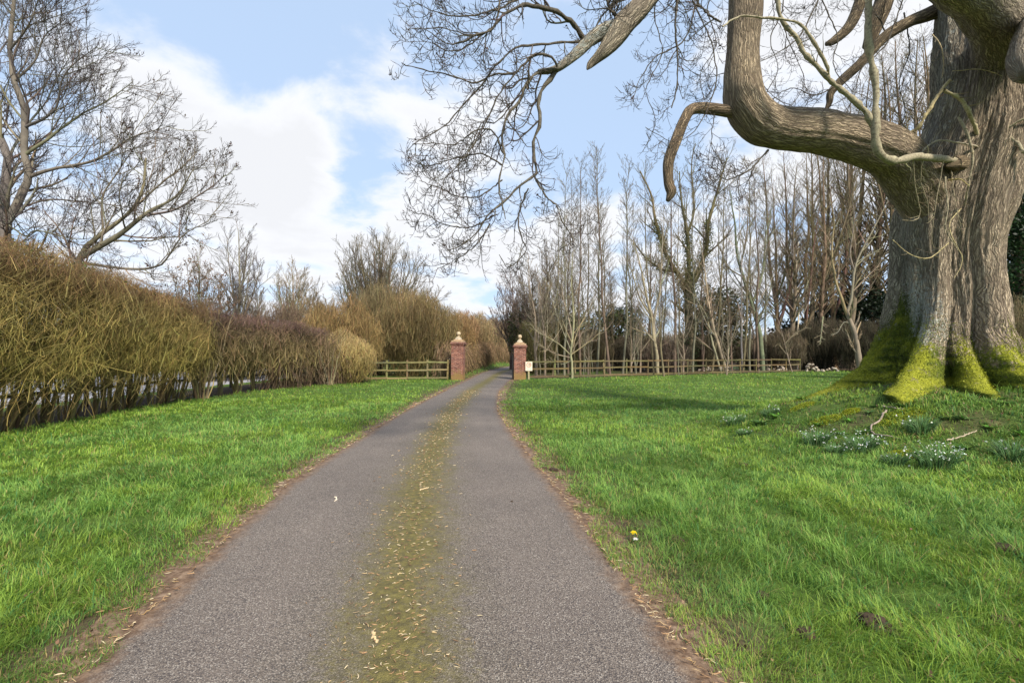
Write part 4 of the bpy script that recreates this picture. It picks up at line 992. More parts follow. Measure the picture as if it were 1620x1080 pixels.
n=2200; y=r.uniform(3,15,n); C2=np.stack([hedge_x(y)+r.uniform(-.3,.75,n),y,r.uniform(1.5,3.3,n)],-1); C2=C2[vnoise(C2[:,1]*1.5,C2[:,2]*1.5)>.55]
leaves(g,C2-hO,.05,vary((.06,.09,.02),len(C2),r,.35),r,.7); g.build('ivy',LEAF,hedge,smooth=False)

# clipped lower hedge
lO=np.array([-10.5,20.,0.])
lh=thing('hedge',lO,'lower clipped hedge with purplish brown top and dark ivy-clad stems','hedge')
for k,y in enumerate((16.6,17.8,18.9,20.0,21.2,22.3,23.3,24.3,25.1)):
    g=Geo(); b=(float(hedge_x(y)),y,0.); stems_geo(g,lO,b,5,.55,2.0,.065,(.15,.125,.055),300+k); g.build('stem',TWIG,lh)
def top2(y): return np.interp(y,[16,17.5,21,24,26],[3.1,3.05,2.95,2.75,2.45])
g=Geo()
for a in ((14500,121,-1.2,.7,15.9,23.8,1.05,top2,(.165,.140,.052),(.125,.080,.058),.0058,.42,(.2,.3,.6)),
          (2000,122,.0,.85,15.9,23.8,.95,top2,(.26,.21,.09),(.17,.11,.08),.0065,.7,(.3,.4,.8)),
          (2600,123,-.5,.5,20.5,26.4,.1,top2,(.12,.085,.055),(.14,.10,.06),.0075,1.1,(.1,.2,1.)),
          (1500,124,-1.,.6,15.9,23.8,2.6,top2,(.15,.095,.085),(.17,.10,.09),.006,.35,(.05,.1,1.))):
    X,R,c=hedge_rods(*a); tubes(g,X-lO,R,3,c)
g.build('twigs',TWIG,lh)
r=rg(130); 
# pale multi-stemmed shrub at the joint of the two hedges
sO=np.array([hedge_x(16.4)+.35,16.3,0.]); sh=thing('shrub',sO,'pale grey-barked shrub with bare upright stems at the end of the tall hedge','bush')
g=Geo(); X=stems_geo(g,sO,sO,16,.9,2.9,.035,(.30,.24,.13),131); A,B=grow(X,np.full(X.shape[:2],.02),10,.25,1,30,-.8,.6,5,.1,.1,r,minr=.007); tubes(g,A-sO,B,3,vary((.27,.22,.12),len(A),r)); g.build('stems',TWIG,sh)
s2=np.array([-8.9,23.7,0.]); sh2=thing('shrub',s2,'bleached upright stems in front of the low golden bush','bush')
g=Geo(); X=stems_geo(g,s2,s2,18,1.3,2.0,.03,(.33,.28,.18),133); A,B=grow(X,np.full(X.shape[:2],.018),8,.25,1,30,-.7,.6,4,.1,.1,r,minr=.008); tubes(g,A-s2,B,3,vary((.30,.24,.14),len(A),r)); g.build('stems',TWIG,sh2)
# straight far hedge beside the drive beyond the gate
fO=np.array([-3.2,45.,0.]); fh=thing('hedge',fO,'long reddish brown hedge beside the drive beyond the brick pillars','hedge')
def fx2(y): return np.interp(y,[29,40,60,80],[-3.9,-3.9,-2.4,2.8])
g=Geo()
for a in ((6500,141,-.8,.35,29.2,80,.2,lambda y:np.interp(y,[29,60,80],[2.35,2.5,2.6]),(.13,.095,.055),(.22,.145,.085),.012,.8,(.05,.1,1.)),
          (2500,142,.0,.45,29.2,80,.15,lambda y:np.interp(y,[29,60,80],[2.2,2.5,2.6]),(.17,.12,.06),(.25,.17,.10),.012,.9,(.1,.1,1.))):
    X,R,c=hedge_rods(*a,fx=fx2); X[:,:,2]+=H(X[:,:,0],X[:,:,1])*.9; X[:,:,2]=np.maximum(X[:,:,2],0.03); tubes(g,X-fO,R,3,c)
g.build('twigs',TWIG,fh)
# backdrop hedgerow past the lane
bO=np.array([-30.,25.,0.]); bh=thing('hedgerow',bO,'dark hedgerow on the far side of the grey lane','hedge')
g=Geo(); X,R,c=hedge_rods(9000,151,-1.5,1.2,4,60,.05,lambda y:y*0+3.2,(.08,.065,.035),(.13,.10,.06),.02,1.2,(.1,.1,1.),fx=lambda y:y*0-29.); tubes(g,X-bO,R,3,c); g.build('twigs',TWIG,bh)
# ------------------------------------------------------------------ wood on the right: prototypes copied tree by tree
def proto(name, h, r0, nl, seed, style, bark, twigc):
    O=np.zeros(3); r=rg(seed); t=thing(name,(0,0,0),'x','tree')
    wob=np.cumsum(r.normal(size=(9,2))*.018*h,axis=0)*.35; z=np.linspace(-.1,h,9)
    X=np.stack([wob[:,0]-wob[0,0],wob[:,1]-wob[0,1],z],-1)
    X=resample(X,24)[None]; R=np.linspace(r0,r0*.10,24)[None]
    g=Geo(); tubes(g,X,R,9,vary(bark,1,r,.05)); 
    Pm,Rm=X,R
    if style=='fork':
        A,B=grow(X,R,4,.12,.5,22,.72,.7,14,.05,.10,r,tip=.12,lenprof=.4); tubes(g,A,B,7,vary(bark,len(A),r,.08)); Pm=np.concatenate([resample(X[0],14)[None],A]); Rm=np.concatenate([np.linspace(r0,r0*.1,14)[None],B])
    g.build('trunk',TWIG,t,smooth=True)
    g=Geo()
    if style=='pole':
        A,B=grow(Pm,Rm,nl,.22,1.,48,-h*.15,.38,6,.08,.13,r,tip=.3,minr=.012,lenprof=.55)
        C,D=grow(A,B,6,.15,1.,35,.42,.65,4,.1,.12,r,minr=.009); E,G_=grow(C,D,3,.2,1,30,.45,.8,3,.1,.1,r,minr=.008)
    else:
        A,B=grow(Pm,Rm,nl,.2,1.,38,.22,.45,6,.09,.12,r,tip=.3,minr=.014,lenprof=.5)
        C,D=grow(A,B,6,.15,1.,34,.45,.65,4,.1,.12,r,minr=.010); E,G_=grow(C,D,3,.2,1,30,.45,.8,3,.1,.1,r,minr=.009)
    tubes(g,A,B,4,vary(bark,len(A),r,.12)); tubes(g,C,D,3,vary(np.add(bark,twigc)/2,len(C),r,.15)); tubes(g,E,G_,3,vary(twigc,len(E),r,.15))
    g.build('branches',TWIG,t); t['h']=h
    return t
WB=(.17,.145,.10); WT=(.15,.115,.072)
PR=[proto('slender_tree',14,.085,46,401,'pole',WB,WT),
    proto('slender_tree',13,.075,38,402,'pole',(.15,.125,.08),WT),
    proto('slender_tree',12,.095,12,403,'fork',(.24,.21,.15),(.15,.125,.09)),
    proto('slender_tree',15,.10,52,404,'pole',(.13,.11,.075),WT)]
PRT=[proto('tall_tree',26,.30,90,411,'pole',(.17,.135,.085),(.15,.115,.07)),
     proto('tall_tree',24,.26,20,412,'fork',(.18,.145,.09),(.16,.125,.075)),
     proto('tall_tree',27,.34,100,413,'pole',(.15,.12,.08),(.14,.105,.065))]
used=set()
def plant(pr, px, Y, topy, label, rz, group, wide=1.0):
    c=P(px,560,Y); z=float(H(c[0],c[1])); h=1.5+(560-topy)/F*Y; s=h/pr['h']
    if pr.name in used: o=copy_tree(pr)
    else: o=pr; used.add(pr.name)
    o.location=(c[0],c[1],z); q_=rg(int(px*7+Y)); o.rotation_euler=(float(q_.normal()*.025),float(q_.normal()*.035),rz); o.scale=(s*wide,s*wide,s); tag(o,label,'tree',group)
    return o
SL=[(862,31,440,2),(874,34,352,1),(883,36,330,0),(893,33,262,0),(899,37,300,3),(910,38,320,1),(918,34,256,3),(926,39,330,0),(933,36,290,1),(944,35,240,0),
    (956,38,330,1),(965,34,248,3),(985,35,262,0),(997,40,330,1),(1006,37,300,0),(1022,41,320,3),(1034,39,262,1),(1050,43,330,0),(1068,37,236,3),(1078,40,300,1),(1096,38,275,0),
    (1112,43,310,3),(1126,40,250,1),(1141,45,300,0),(1158,42,330,3),(1175,38,262,1),(1186,41,300,0),(1199,39,262,3),(1214,44,290,0)]
for k in range(26): SL.append((848+ (k*37.7)%370, 32+(k*7.3)%14, 400+(k*53)%110, [2,1,0,3][k%4]))
SL.sort()
def nth(n):
    if n<30: return ord_[n]
    u=(n+1)%10; b=(n+1)//10
    w={3:'thirt',4:'fort',5:'fift'}[b]
    return w+'ieth' if u==0 else w+'y-'+ord_[u-1]
ord_=['first','second','third','fourth','fifth','sixth','seventh','eighth','ninth','tenth','eleventh','twelfth','thirteenth','fourteenth','fifteenth','sixteenth','seventeenth','eighteenth','nineteenth','twentieth','twenty-first','twenty-second','twenty-third','twenty-fourth','twenty-fifth','twenty-sixth','twenty-seventh','twenty-eighth','twenty-ninth','thirtieth']
r=rg(500)
for k,(px,Y,ty,t) in enumerate(SL):
    plant(PR[t],px,Y,ty,f'slender bare tree behind the rail fence, {nth(k)} counting right from the brick pillar',r.uniform(0,6),'slender bare trees behind the long rail fence',1.0 if ty<390 else 1.6)
TL=[(1226,47,275,1),(1238,50,250,0),(1249,46,262,2),(1261,52,240,0),(1272,48,235,1),(1284,50,215,2),(1297,47,225,0),(1309,53,190,2),(1322,49,200,1),(1335,51,160,0),(1349,48,170,2),(1362,54,120,1),(1377,50,130,0),(1393,52,90,2),(1410,49,105,1),(1430,53,50,0),(1447,50,75,2),(1470,52,60,1),(1500,50,60,0),(1600,46,140,2),(1650,44,100,0)]
for k,(px,Y,ty,t) in enumerate(TL):
    plant(PRT[t],px,Y,ty,f'tall brown-barked bare tree in the dense grove, {ord_[k]} counting right from its left end',r.uniform(0,6),'tall bare trees of the dense grove',1.0)

# trees with their own shape
def own(name,px,Y,limbs,label,bark,twigc,seed,lv=None,sides=8,**k):
    b=P(px,560,Y); b[2]=0
    L=[([P(*q,Y) if len(q)==2 else P(*q) for q in pts],r0,r1) for pts,r0,r1 in limbs]
    m=.010*(Y/40)
    lv=lv or [dict(n=11,t0=.2,t1=1.,ang=38,length=.30,rad=.5,K=6,wig=.10,up=.10,tip=.3,minr=m*1.4),dict(n=6,t0=.1,t1=1.,ang=34,length=.45,rad=.6,K=4,wig=.1,up=.1,minr=m),dict(n=3,t0=.1,t1=1.,ang=30,length=.5,rad=.7,K=3,wig=.1,up=.1,minr=m*.8)]
    return tree_from(name,b,L,lv,label,bark=bark,twigc=twigc,seed=seed,sides0=sides,**k)
ivt=own('ivy_clad_tree',1088,43,[([(1090,592),(1090,520),(1088,470),(1090,440)],.42,.36),
   ([(1088,455),(1070,430),(1052,400),(1036,350),(1030,310),(1012,270)],.24,.05),([(1089,460),(1090,410),(1086,360),(1078,320),(1075,270)],.24,.05),
   ([(1092,455),(1105,430),(1118,390),(1120,350),(1135,300),(1150,250)],.26,.05),([(1070,430),(1045,425),(1020,405),(1000,380)],.12,.03),([(1088,370),(1098,330),(1094,260),(1100,225)],.12,.03)],
   'ivy-clad forked tree with three thick green-wrapped limbs rising above the rail fence',(.14,.125,.07),(.11,.095,.065),601)
r=rg(602)
def along(pts,Y,n,rad):
    X=resample(np.array([P(*p,Y) for p in pts]),60); t=r.uniform(0,1,n); i=(t*59).astype(int); w=np.interp(t,[0,1],rad)
    return X[i]+unit(r.normal(size=(n,3)))*(w*r.uniform(.5,1.1,n))[:,None]
IV=[along([(1090,592),(1090,520),(1088,450)],43,3600,(.75,1.15)),along([(1088,455),(1070,430),(1052,400),(1036,350)],43,2600,(.85,.42)),along([(1089,460),(1090,410),(1086,360)],43,2200,(.8,.42)),along([(1092,455),(1105,430),(1118,390),(1120,350)],43,2400,(.9,.45)),along([(1070,430),(1045,425),(1020,405)],43,900,(.5,.35))]
C_=np.concatenate(IV); b0=P(1088,560,43); b0[2]=0
hgt=C_[:,2:3]; g=Geo(); cI=vary((.030,.055,.018),len(C_),r,.4)*(1-sstep(5,9,hgt))+vary((.13,.13,.04),len(C_),r,.35)*sstep(5,9,hgt)
leaves(g,C_-b0,.12,cI,r,.8); o=g.build('ivy',LEAF,ivt,smooth=False)
own('bare_tree',1205,41,[([(1207,592),(1206,556),(1201,520),(1190,480),(1178,440),(1168,400),(1164,350),(1158,300)],.21,.04),([(1190,480),(1207,430),(1212,380),(1222,330)],.10,.03),([(1178,440),(1150,420),(1140,390)],.07,.02),([(1172,420),(1182,370),(1184,320)],.09,.02)],
    'leaning grey bare tree with mossy trunk near the stone heaps',(.20,.19,.13),(.12,.10,.075),603)
own('bare_tree',1040,36,[([(1041,596),(1038,560),(1034,535),(1030,500),(1020,460),(1012,420),(1000,380)],.15,.03),([(1034,535),(1024,528),(1012,524),(998,517)],.06,.015),([(1036,545),(1036,500),(1044,460),(1046,400),(1050,350)],.11,.02),([(1030,500),(1012,470),(1000,430),(985,400)],.07,.015)],
    'pale-barked young tree dividing low down behind the middle of the rail fence',(.27,.24,.165),(.17,.14,.10),604)
own('leaning_tree',1148,38,[([(1150,592),(1140,560),(1130,525),(1122,490),(1115,440),(1105,380)],.14,.03)],
    'pale stem leaning sharply left beside the ivy tree, the thicker of two',(.30,.24,.17),(.16,.13,.09),605)
own('leaning_tree',1141,38,[([(1142,592),(1128,540),(1120,500),(1104,470),(1098,430)],.10,.02)],'thinner pale stem leaning left just left of the thicker leaning one',(.30,.24,.17),(.16,.13,.09),615)
own('birch_tree',1174,40,[([(1175,594),(1174,550),(1174,500),(1173,430),(1170,370),(1168,310)],.085,.02)],'thin whitish birch stem between the leaning stems and the grey bare tree',(.46,.42,.36),(.14,.12,.10),606)
own('birch_tree',1262,46,[([(1262,548),(1262,520),(1264,480),(1260,430),(1262,380)],.07,.03),([(1262,600),(1261,560),(1262,540)],.08,.07)],'faint white stem in front of the dark evergreens near the fence end',(.50,.46,.38),(.14,.12,.10),607)
own('bare_tree',1356,26,[([(1362,600),(1358,560),(1350,525),(1342,505),(1338,490)],.16,.10),([(1340,498),(1330,470),(1320,440),(1315,400),(1318,350),(1310,310)],.08,.015),([(1340,496),(1348,470),(1352,430),(1362,400),(1388,350),(1405,320)],.075,.015),
    ([(1345,512),(1335,510),(1326,525),(1315,530)],.03,.012),([(1352,430),(1345,400),(1350,350),(1345,300)],.05,.012),([(1350,460),(1370,440),(1390,420),(1400,400)],.04,.012)],
    'crooked pale bare tree leaning left just beside the giant trunk',(.23,.195,.13),(.18,.145,.09),608)
own('bare_tree',905,30,[([(905,602),(905,575),(903,560),(906,535),(908,500),(904,450),(906,400)],.085,.012),([(903,562),(885,545),(868,535),(850,525),(838,512)],.045,.01),([(904,566),(880,560),(862,550),(848,540)],.035,.01),([(904,556),(893,530),(880,500),(872,470),(862,440)],.04,.01),
    ([(906,550),(916,520),(930,495),(940,470)],.035,.01),([(905,545),(900,510),(890,470),(884,430)],.04,.01),([(904,570),(890,576),(875,572),(860,577)],.025,.01),([(905,560),(925,545),(938,535),(955,520)],.03,.01)],
    'wide pale bare shrub-like tree fanning out above the fence by the sign',(.28,.24,.16),(.20,.165,.10),609)
own('sapling',1250,40,[([(1255,596),(1245,560),(1238,530),(1228,500)],.05,.012),([(1244,560),(1232,545),(1225,548)],.03,.01),([(1240,545),(1258,528),(1278,518)],.04,.01)],'crooked sapling leaning over the last fence panel',(.27,.22,.15),(.18,.15,.1),610)
own('dead_stem',1330,36,[([(1302,500),(1300,520),(1297,545)],.04,.02)],'bleached curved dead stem in front of the black evergreens',(.42,.36,.26),(.25,.2,.14),611)
# purplish thicket trees right behind the gate
fan_tree(808,46,432,36,'purplish bare tree leaning over the drive behind the right pillar',n=12,seed=620,low=.2,twigc=(.15,.105,.095),bark=(.13,.10,.08),r0=.14,name='bare_tree')
fan_tree(838,40,424,34,'mauve-brown bare tree between the brick pillar and the slender trees',n=14,seed=621,low=.15,twigc=(.145,.11,.09),bark=(.14,.11,.08),r0=.14,name='bare_tree')
fan_tree(865,44,390,32,'grey-brown bare tree left of the first tall slender tree',n=12,seed=622,low=.2,twigc=(.14,.115,.085),bark=(.16,.13,.09),r0=.14,name='bare_tree')
# undergrowth
for k,(px,Y,ty,hw,l,c0,c1) in enumerate([
  (845,36,505,26,'olive bramble thicket beside the speed sign',(.085,.080,.028),(.14,.125,.05)),
  (872,39,498,34,'green-brown thicket behind the fan-shaped pale tree',(.085,.082,.028),(.15,.13,.055)),
  (930,42,520,34,'brown undergrowth among the slender trunks',(.10,.085,.045),(.15,.12,.07)),
  (1000,44,528,36,'grey-brown undergrowth right of the broad yew',(.10,.085,.055),(.145,.115,.08)),
  (1050,41,535,34,'mauve undergrowth at the foot of the low-dividing young tree',(.11,.085,.065),(.15,.115,.09)),
  (1110,45,532,34,'dark undergrowth in front of the ivy-clad trunk',(.07,.062,.035),(.12,.10,.06)),
  (1195,47,535,30,'thin brown brush behind the stone heaps',(.10,.085,.055),(.14,.115,.075)),
  (1240,44,520,30,'dark brown brush at the left end of the grove',(.06,.05,.032),(.10,.08,.05)),
  (1300,46,500,44,'black-brown brush at the foot of the grove',(.030,.030,.017),(.065,.055,.034)),
  (1375,42,505,40,'dark brush left of the mossy root',(.030,.030,.017),(.065,.055,.034)),
  (1610,20,470,40,'tangle of dead twigs right of the giant trunk',(.11,.095,.05),(.17,.14,.075))]):
    bush(px,Y,ty,hw*1.15,l,700+k,np.array(c0)*.8,np.array(c1)*.85,n=3800,name='undergrowth',r0=.0095*(Y/30),up=1.0,inner=.2)
# distant treeline closing the horizon
for k,(px,Y,ty,hw) in enumerate([(-150,70,500,200),(200,80,515,170),(480,95,505,150),(900,110,520,110),(1060,120,525,120),(1230,110,525,110),(1420,90,500,150),(1750,70,470,250),(690,110,515,80)]):
    bush(px,Y,ty,hw,['distant low woodland seen left beyond the lane','distant brown woodland left of the far hedge','far grey-brown woodland beyond the domed tree','distant woodland glimpsed between slender trunks','far woodland behind the ivy tree','far woodland behind the leaning grey tree','far woodland behind the black evergreens','far woodland right of the giant trunk','far woodland over the left brick pillar'][k],760+k,(.12,.10,.07),(.17,.14,.10),n=5200,name='woodland',r0=.05,depth=7,up=1.,inner=.1)

# ------------------------------------------------------------------ brick pillars, gate, sign, fences
m_brick,nt,b = mat('old_red_brick'); uv=N_(nt,'ShaderNodeUVMap').outputs[0]; pos=N_(nt,'ShaderNodeNewGeometry').outputs['Position']
bt=N_(nt,'ShaderNodeTexBrick'); bt.inputs['Scale'].default_value=1.0; bt.inputs['Brick Width'].default_value=.225; bt.inputs['Row Height'].default_value=.075; bt.inputs['Mortar Size'].default_value=.007; bt.inputs['Bias'].default_value=-.1
bt.inputs['Color1'].default_value=(.115,.036,.030,1); bt.inputs['Color2'].default_value=(.22,.080,.052,1); bt.inputs['Mortar'].default_value=(.30,.23,.18,1); nt.links.new(uv,bt.inputs['Vector'])
c=mix(nt,1.0,bt.outputs['Color'],ramp(nt,noise(nt,pos,6,5,.7),[(.3,(.5,.45,.45)),(.7,(1.5,1.45,1.4))]),'MULTIPLY')
c=mix(nt,maprange(nt,noise(nt,pos,17,5,.8),.56,.70,0,.75),c,(.52,.42,.36))
sz=N_(nt,'ShaderNodeSeparateXYZ'); nt.links.new(pos,sz.inputs[0])
n_=N_(nt,'ShaderNodeMath',operation='MULTIPLY_ADD'); nt.links.new(noise(nt,pos,5,4),n_.inputs[0]); n_.inputs[1].default_value=1.1; nt.links.new(sz.outputs[2],n_.inputs[2])
c=mix(nt,maprange(nt,n_.outputs[0],.75,1.15,.8,0),c,(.23,.155,.050))
nt.links.new(c,b.inputs['Base Color']); bump(nt,b,bt.outputs['Fac'],-.5,.01)
m_stone,nt,b=mat('pale_weathered_stone'); pos=N_(nt,'ShaderNodeNewGeometry').outputs['Position']
nt.links.new(mix(nt,1.,attr(nt,'Col'),ramp(nt,noise(nt,pos,9,5,.7),[(.3,(.6,.57,.5)),(.7,(1.2,1.18,1.1))]),'MULTIPLY'),b.inputs['Base Color']); bump(nt,b,noise(nt,pos,25,4,.7),.4,.01)
def lathe(g,prof,c,col,n=20):
    a=np.arange(n)*2*np.pi/n; V=np.array([[c[0]+r_*math.cos(t),c[1]+r_*math.sin(t),c[2]+z] for r_,z in prof for t in a]); idx=np.arange(len(V)).reshape(-1,n); nx_=np.roll(idx,-1,1)
    g.add(V,np.stack([idx[:-1],nx_[:-1],nx_[1:],idx[1:]],-1).reshape(-1,4),col)
def pillar(x,y,h,w,label,ballr):
    t=thing('brick_pillar',(x,y,0),label,'pillar','brick gate pillars',rz=0); O=np.zeros(3)
    bm=bmesh.new(); bmesh.ops.create_cube(bm,size=1.0)
    g=Geo(); g.box((0,0,h/2-.05),(w/2,w/2,h/2+.05)); s=g.build('shaft',m_brick,t,smooth=False)
    md=s.modifiers.new('b','BEVEL'); md.width=.012; md.segments=2
    g=Geo()
    for z,e,hh in ((h+.035,.035,.035),(h+.10,.075,.032),(h+.155,.04,.025)): g.box((0,0,z),(w/2+e,w/2+e,hh))
    g.build('corbel_course',m_brick,t,smooth=False)
    g=Geo(); z=h+.18; hw=w/2-.0
    for i,(s0,z0) in enumerate(((hw,0),(hw*.72,.07),(hw*.46,.16),(hw*.3,.22))): 
        g.box((0,0,z+z0+.04),(s0,s0,.045),(.42,.30,.20) if i<2 else (.55,.50,.42))
    g.build('cap',m_stone,t,smooth=False)
    g=Geo(); z=h+.43; R=ballr
    prof=[(.14,0),(.13,.02),(.075,.06),(.055,.09),(.07,.115),(.05,.125)]+[(R*math.sin(a_),.12+R*(1-math.cos(a_))) for a_ in np.linspace(.4,math.pi-.02,14)]
    lathe(g,prof,(0,0,z),(.48,.38,.27)); g.build('ball_finial',m_stone,t)
    bm.free(); return t
pl=pillar(-3.16,28.3,2.02,.70,'left brick gate pillar with a stone ball, taller and pinker than its partner',.125)
pr=pillar(.44,28.75,1.86,.70,'right brick gate pillar with a stone ball, beside the speed sign',.125)
pr.rotation_euler=(0,math.radians(.6),math.radians(4)); pl.rotation_euler=(0,math.radians(.8),math.radians(-4))

m_wood,nt,b=mat('weathered_fence_wood'); pos=N_(nt,'ShaderNodeNewGeometry').outputs['Position']
w1=noise(nt,mapping(nt,pos,(2,2,12)),1.5,4,.7)
nt.links.new(mix(nt,1.,attr(nt,'Col'),ramp(nt,w1,[(.3,(.62,.6,.55)),(.7,(1.3,1.28,1.2))]),'MULTIPLY'),b.inputs['Base Color'])
def post_rail(name,pts,step,label,group,post_col,rail_col,hts,rails=True,endup=0,ph=1.16,pw=.05,skip=()):
    pts=np.array(pts,float); O=np.array([*pts[0],0.]); t=thing(name,O,label,'fence',group); r=rg(int(abs(pts[0][0])*10)+5)
    seg=np.linalg.norm(np.diff(pts,axis=0),axis=1); s=np.concatenate([[0],np.cumsum(seg)]); n=max(1,int(round(s[-1]/step))); q=np.linspace(0,s[-1],n+1)
    X=np.interp(q,s,pts[:,0]); Y_=np.interp(q,s,pts[:,1])
    for k in range(n+1):
        g=Geo(); z=float(H(X[k],Y_[k])); a=r.normal()*.03; hh=ph+r.normal()*.02
        i=min(k,n-1); th=math.atan2(Y_[i+1]-Y_[i],X[i+1]-X[i]); R=np.array([[math.cos(th),-math.sin(th),a],[math.sin(th),math.cos(th),0],[0,0,1]])
        g.box(np.array([X[k],Y_[k],z+hh/2-.1])-O,(pw,pw*.8,hh/2+.1),vary(post_col,1,r,.12)[0],R=R,taper=.96); g.build('post',m_wood,t,smooth=False)
    for hz in hts:
        for k in range(n):
            a=np.array([X[k],Y_[k],float(H(X[k],Y_[k]))+hz+r.normal()*.012]); c=np.array([X[k+1],Y_[k+1],float(H(X[k+1],Y_[k+1]))+hz+r.normal()*.012])
            d=(c-a)/2; L=np.linalg.norm(d); u_=d/L; v_=unit(np.cross([0,0,1],u_)); w_=np.cross(u_,v_)
            off=-v_*(pw*.8+.022)
            g=Geo(); g.box((a+c)/2+off-O,(L-.004,.02,.045),vary(rail_col,1,r,.12)[0],R=np.stack([u_,v_,w_],1)); g.build('rail',m_wood,t,smooth=False)
    return t
RC=(.34,.28,.14)
post_rail('rail_fence',[(.95,28.9),(12,34.6),(24.4,41.0)],1.85,'long wooden post-and-rail fence running right from the sign to the stone heaps',None,(.14,.115,.06),(.125,.10,.05),(1.05,.62,.14))
post_rail('rail_fence',[(-8.4,27.9),(-3.75,28.2)],1.32,'short wooden post-and-rail fence between the golden bush and the left pillar',None,(.17,.145,.075),(.20,.165,.085),(1.02,.58,.12))
post_rail('rail_fence',[(-11.3,2.5),(-11.7,10),(-12.4,16),(-12.4,27)],1.9,'dark old rail fence half hidden behind the stems of the tall hedge',None,(.07,.055,.04),(.075,.06,.045),(.95,.5),pw=.05)
# dark metal gate, standing open and seen end-on against the right pillar
m_iron,nt,b=mat('black_painted_iron'); b.inputs['Base Color'].default_value=(.012,.012,.013,1); b.inputs['Roughness'].default_value=.45
gt=thing('iron_gate',(.035,28.42,0),'open black iron gate seen edge-on against the right brick pillar','gate')
g=Geo()
for y_,hh in ((0.,1.42),(1.35,1.42)): g.box((0,y_,hh/2+.06),(.035,.035,hh/2))
for z_ in (.12,.75,1.46): g.box((.001,.675,z_),(.02,.64,.022))
g.build('gate_frame',m_iron,gt,smooth=False)
for k in range(9):
    g=Geo(); g.box((0,.14+k*.134,.78),(.009,.009,.655)); g.build('bar',m_iron,gt,smooth=False)
# speed sign
sg=thing('speed_sign',(.99,28.35,0),'small cream sign reading 10 in a red ring, fixed at the fence start','sign')
m_paint,nt,b=mat('sign_paint'); nt.links.new(attr(nt,'Col'),b.inputs['Base Color']); b.inputs['Roughness'].default_value=.5
g=Geo(); g.box((0,.03,.50),(.035,.03,.56),(.42,.37,.23)); g.build('post',m_wood,sg,smooth=False)
g=Geo(); g.box((0,-.012,.79),(.20,.010,.265),(.80,.68,.52)); sb=g.build('board',m_paint,sg,smooth=False)
g=Geo(); a=np.linspace(0,2*np.pi,41); ri,ro=.118,.148
V=np.array([[q*math.cos(t_),-.0245,.87+q*math.sin(t_)] for q in (ri,ro) for t_ in a]); Q=[(k,k+1,41+k+1,41+k) for k in range(40)]; g.add(V,Q,(.50,.10,.07))
g.build('ring',m_paint,sg,smooth=False)
def text_obj(s,size,loc,parent,col):
    cu=bpy.data.curves.new('t','FONT'); cu.body=s; cu.size=size; cu.extrude=.0015; cu.align_x='CENTER'; cu.align_y='CENTER'; cu.offset=.004
    ob=bpy.data.objects.new('tmp',cu); COL.objects.link(ob); bpy.context.view_layer.update()
    me=bpy.data.meshes.new_from_object(ob.evaluated_get(bpy.context.evaluated_depsgraph_get())); bpy.data.objects.remove(ob)
    me.materials.clear(); m_,nt_,b_=mat('lettering'); b_.inputs['Base Color'].default_value=(*col,1); me.materials.append(m_)
    o=bpy.data.objects.new('numerals',me); COL.objects.link(o); o.parent=parent; o.location=loc; o.rotation_euler=(math.radians(90),0,0); return o
text_obj('10',.19,(0,-.026,.87),sg,(.10,.07,.05))
g=Geo()
for z_,ws in ((.655,((-.10,.045),(-.01,.03),(.09,.06))),(.60,((-.06,.07),(.09,.05)))):
    for x_,w_ in ws: g.box((x_,-.0245,z_),(w_*.5,.0015,.011),(.34,.27,.19))
g.build('small_print',m_paint,sg,smooth=False)

# ------------------------------------------------------------------ stones
def stone(name,s,seed,col):
    bm=bmesh.new(); bmesh.ops.create_icosphere(bm,subdivisions=2,radius=1.0); r=rg(seed)
    pl_=[(unit(r.normal(size=3)),r.uniform(.55,.85)) for _ in range(9)]
    for v in bm.verts:
        p=np.array(v.co)
        for n_,d in pl_:
            q=p@n_
            if q>d: p=p-(q-d)*n_
        v.co=p*np.array([1,.75,.6])*s
    me=bpy.data.meshes.new(name); bm.to_mesh(me); bm.free(); a=me.color_attributes.new('Col','FLOAT_COLOR','POINT'); c=np.ones((len(me.vertices),4),np.float32); c[:,:3]=col; a.data.foreach_set('color',c.ravel()); me.materials.append(m_stone)
    return me
SM=[stone('rubble_stone',1.0,900+k,[(.36,.31,.28),(.41,.36,.30),(.28,.24,.22),(.46,.42,.37),(.32,.28,.23)][k]) for k in range(5)]
r=rg(910)
for (x0,x1,Yp,n,hmax,l,gname) in [(1107,1168,42.5,26,.45,'pale rubble stone in the left heap behind the fence and leaning stems','rubble stones of the left heap'),
                            (1198,1250,42.5,24,.45,'pale rubble stone in the heap behind the last fence panels','rubble stones of the heap behind the fence end'),
                            (1272,1296,41.5,22,.7,'pale rubble stone in the heap just right of the fence end','rubble stones of the heap right of the fence'),
                            (1300,1326,41.5,9,.3,'pale rubble stone in the low scatter by the mossy root','rubble stones scattered near the mossy root')]:
    for k in range(n):
        u=r.uniform(0,1); px=x0+(x1-x0)*u; Yq=Yp+r.uniform(-.6,.6); c=P(px,560,Yq); hz=hmax*math.sin(math.pi*u)*r.uniform(0,1)
        o=bpy.data.objects.new('rubble_stone',SM[r.integers(0,5)]); COL.objects.link(o); s=r.uniform(.10,.24)
        o.location=(c[0],c[1],float(H(c[0],c[1]))+hz+s*.3); o.rotation_euler=tuple(r.uniform(-.6,.6,2))+(r.uniform(0,6),); o.scale=(s,s,s); tag(o,l,'stone',gname)

